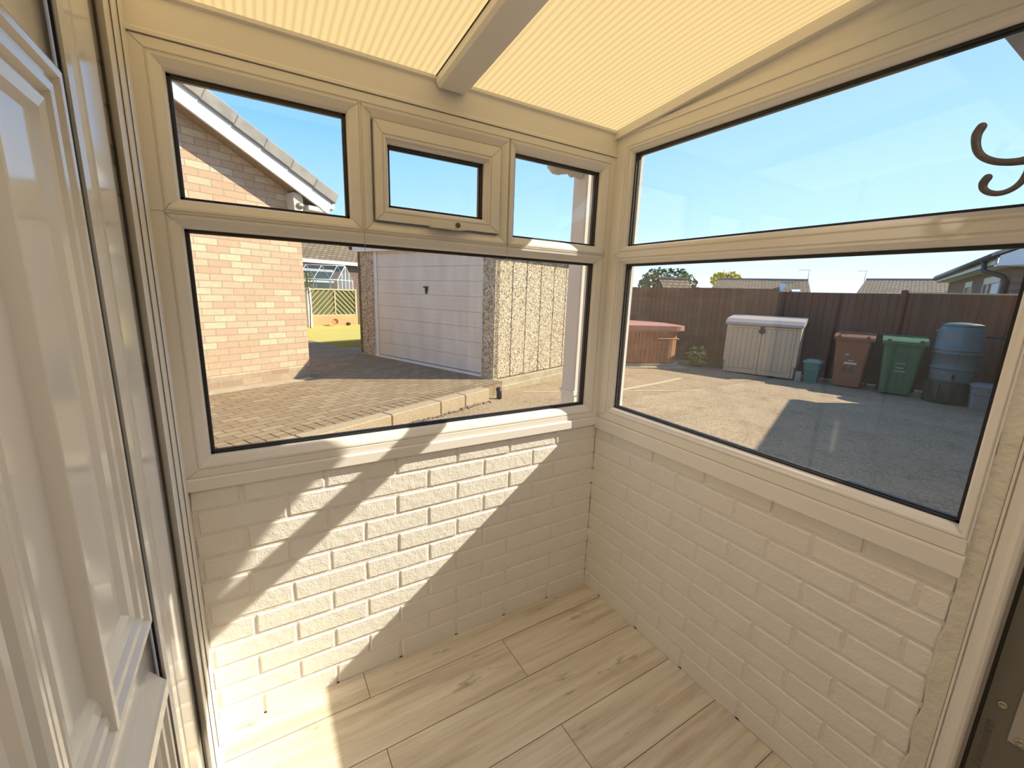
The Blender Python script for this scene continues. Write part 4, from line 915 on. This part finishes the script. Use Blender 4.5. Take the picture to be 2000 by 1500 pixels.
# ---- far garden seen between the brick house and the garage
FP = Vector((.95, 13.45, .178))
tf = thing('trellis_fence', 'trellis fence with pale top rail at the end of the lawn', 'fence', (.95, 13.45, .178), NA)
m = MB(); m.box(-1.5, .80, -.04, .04, 0, .31); m.cur = 0; obj('sleeper_wall', m, 'sleeper', tf, label='low orange timber retaining wall')
m = MB(); m.box(-1.5, .80, -.02, .03, 1.11, 1.155); m.box(-1.5, .80, -.02, .03, .31, .35); m.box(.02, .06, -.02, .02, .31, 1.13); m.box(.74, .80, -.03, .02, .0, 1.13); obj('rails', m, 'paletimber', tf)
m = MB()
for sgn, x0, x1 in ((1, -1.5, .02), (-1, .06, .76)):
    q = x0 - .9
    while q < x1:
        a_, b_ = q, q + .78
        za, zb = (.33, 1.11) if sgn > 0 else (1.11, .33)
        xa, xb, z0, z1 = a_, b_, za, zb
        if xa < x0: t_ = (x0 - xa) / (xb - xa); z0 = za + (zb - za) * t_; xa = x0
        if xb > x1: t_ = (x1 - a_) / (b_ - a_); z1 = za + (zb - za) * t_; xb = x1
        if xb - xa > .02: m.add([(xa, -.012, z0 - .022), (xb, -.012, z1 - .022), (xb, -.012, z1 + .022), (xa, -.012, z0 + .022), (xa, .0, z0 - .022), (xb, .0, z1 - .022), (xb, .0, z1 + .022), (xa, .0, z0 + .022)], [(0, 1, 2, 3), (4, 5, 6, 7), (0, 1, 5, 4), (2, 3, 7, 6), (1, 2, 6, 5), (0, 3, 7, 4)])
        q += .165
obj('lattice', m, 'trellis', tf, label='diagonal slats')
m = MB(); m.box(-1.5, .76, .012, .02, .33, 1.12); obj('backing_board', m, 'trellisback', tf)
m = MB(); m.bbox(.86, .96, -.05, .05, 0, 1.20, .01); obj('fence_post', m, 'paletimber', tf)
m = MB(); m.lathe([(.05, 0), (.085, .10), (.10, .11), (.10, .13), (.08, .13), (.07, .10)], 20); 
T = Matrix.Rotation(R(70), 4, 'X'); m.v = [tuple(T @ Vector(p)) for p in m.v]
o = obj('flower_pot', m, 'terra', None, 'tipped terracotta flower pot at the far edge of the lawn', 'pot'); o.location = (.92, 13.25, .285)
m = MB(); m.lathe([(.02, 0), (.075, .03), (.08, .07), (.04, .10)], 12); o = obj('flower_pot', m, 'dark', None, 'small dark pot right of the tipped terracotta one', 'pot'); o.location = (1.35, 13.36, .178)
gh = thing('greenhouse', 'aluminium greenhouse behind the trellis fence', 'greenhouse', (1.98, 17.06, .1), NA)
GZ0, GZE, GZR = 0, 1.56, 2.12; GW2, GL2 = .95, 1.1
bars = []
for x in (-GW2, GW2 * .0 + .0, GW2):
    pass
m = MB(); tb_ = lambda p, q, r=.017: m.tube([p, q], r, 6)
# ridge along y (away): gable end faces us at y = 0, plus a long side to the left
for y in (0, 2.4):
    tb_((-GW2, y, 0), (-GW2, y, GZE)); tb_((GW2, y, 0), (GW2, y, GZE)); tb_((-GW2, y, GZE), (0, y, GZR)); tb_((GW2, y, GZE), (0, y, GZR)); tb_((-GW2, y, GZE), (GW2, y, GZE))
    for x in (-.45, 0, .45): tb_((x, y, 0), (x, y, GZE + (GZR - GZE) * (1 - abs(x) / GW2)), .014)
tb_((0, 0, GZR), (0, 2.4, GZR)); tb_((-GW2, 0, GZE), (-GW2, 2.4, GZE)); tb_((GW2, 0, GZE), (GW2, 2.4, GZE))
for i in range(1, 5):
    y = .6 * i - .3
    for s in (-1, 1): tb_((s * GW2, y, 0), (s * GW2, y, GZE), .012); tb_((s * GW2, y, GZE), (0, y, GZR), .012)
rotm = Matrix.Rotation(.75, 4, 'Z'); m.v = [tuple(rotm @ Vector(p)) for p in m.v]
obj('frame', m, 'alu', gh)
m = MB()
for s in (-1, 1):
    m.quad((s * GW2, 0, 0), (s * GW2, 2.4, 0), (s * GW2, 2.4, GZE), (s * GW2, 0, GZE)); m.quad((s * GW2, 0, GZE), (s * GW2, 2.4, GZE), (0, 2.4, GZR), (0, 0, GZR))
for y in (0, 2.4): m.add([(-GW2, y, 0), (GW2, y, 0), (GW2, y, GZE), (0, y, GZR), (-GW2, y, GZE)], [(0, 1, 2, 3, 4)])
m.v = [tuple(rotm @ Vector(p)) for p in m.v]
obj('glazing', m, 'ghglass', gh)
fh = far_house((2.6, 23.6, .0), NA, 14, 8, 2.75, 5.4, 'farroof', 'brown tiled bungalow beyond the greenhouse', 0, 0)
m = MB(); m.box(-3.0, -.2, -.05, .3, 1.2, 2.2); obj('window', m, 'pane', fh)
m = MB(); m.box(-3.1, -.1, -.08, .3, 2.15, 2.27); m.box(-3.1, -.1, -.08, .3, 1.6, 1.7); obj('window_frame', m, 'whitewood', fh)
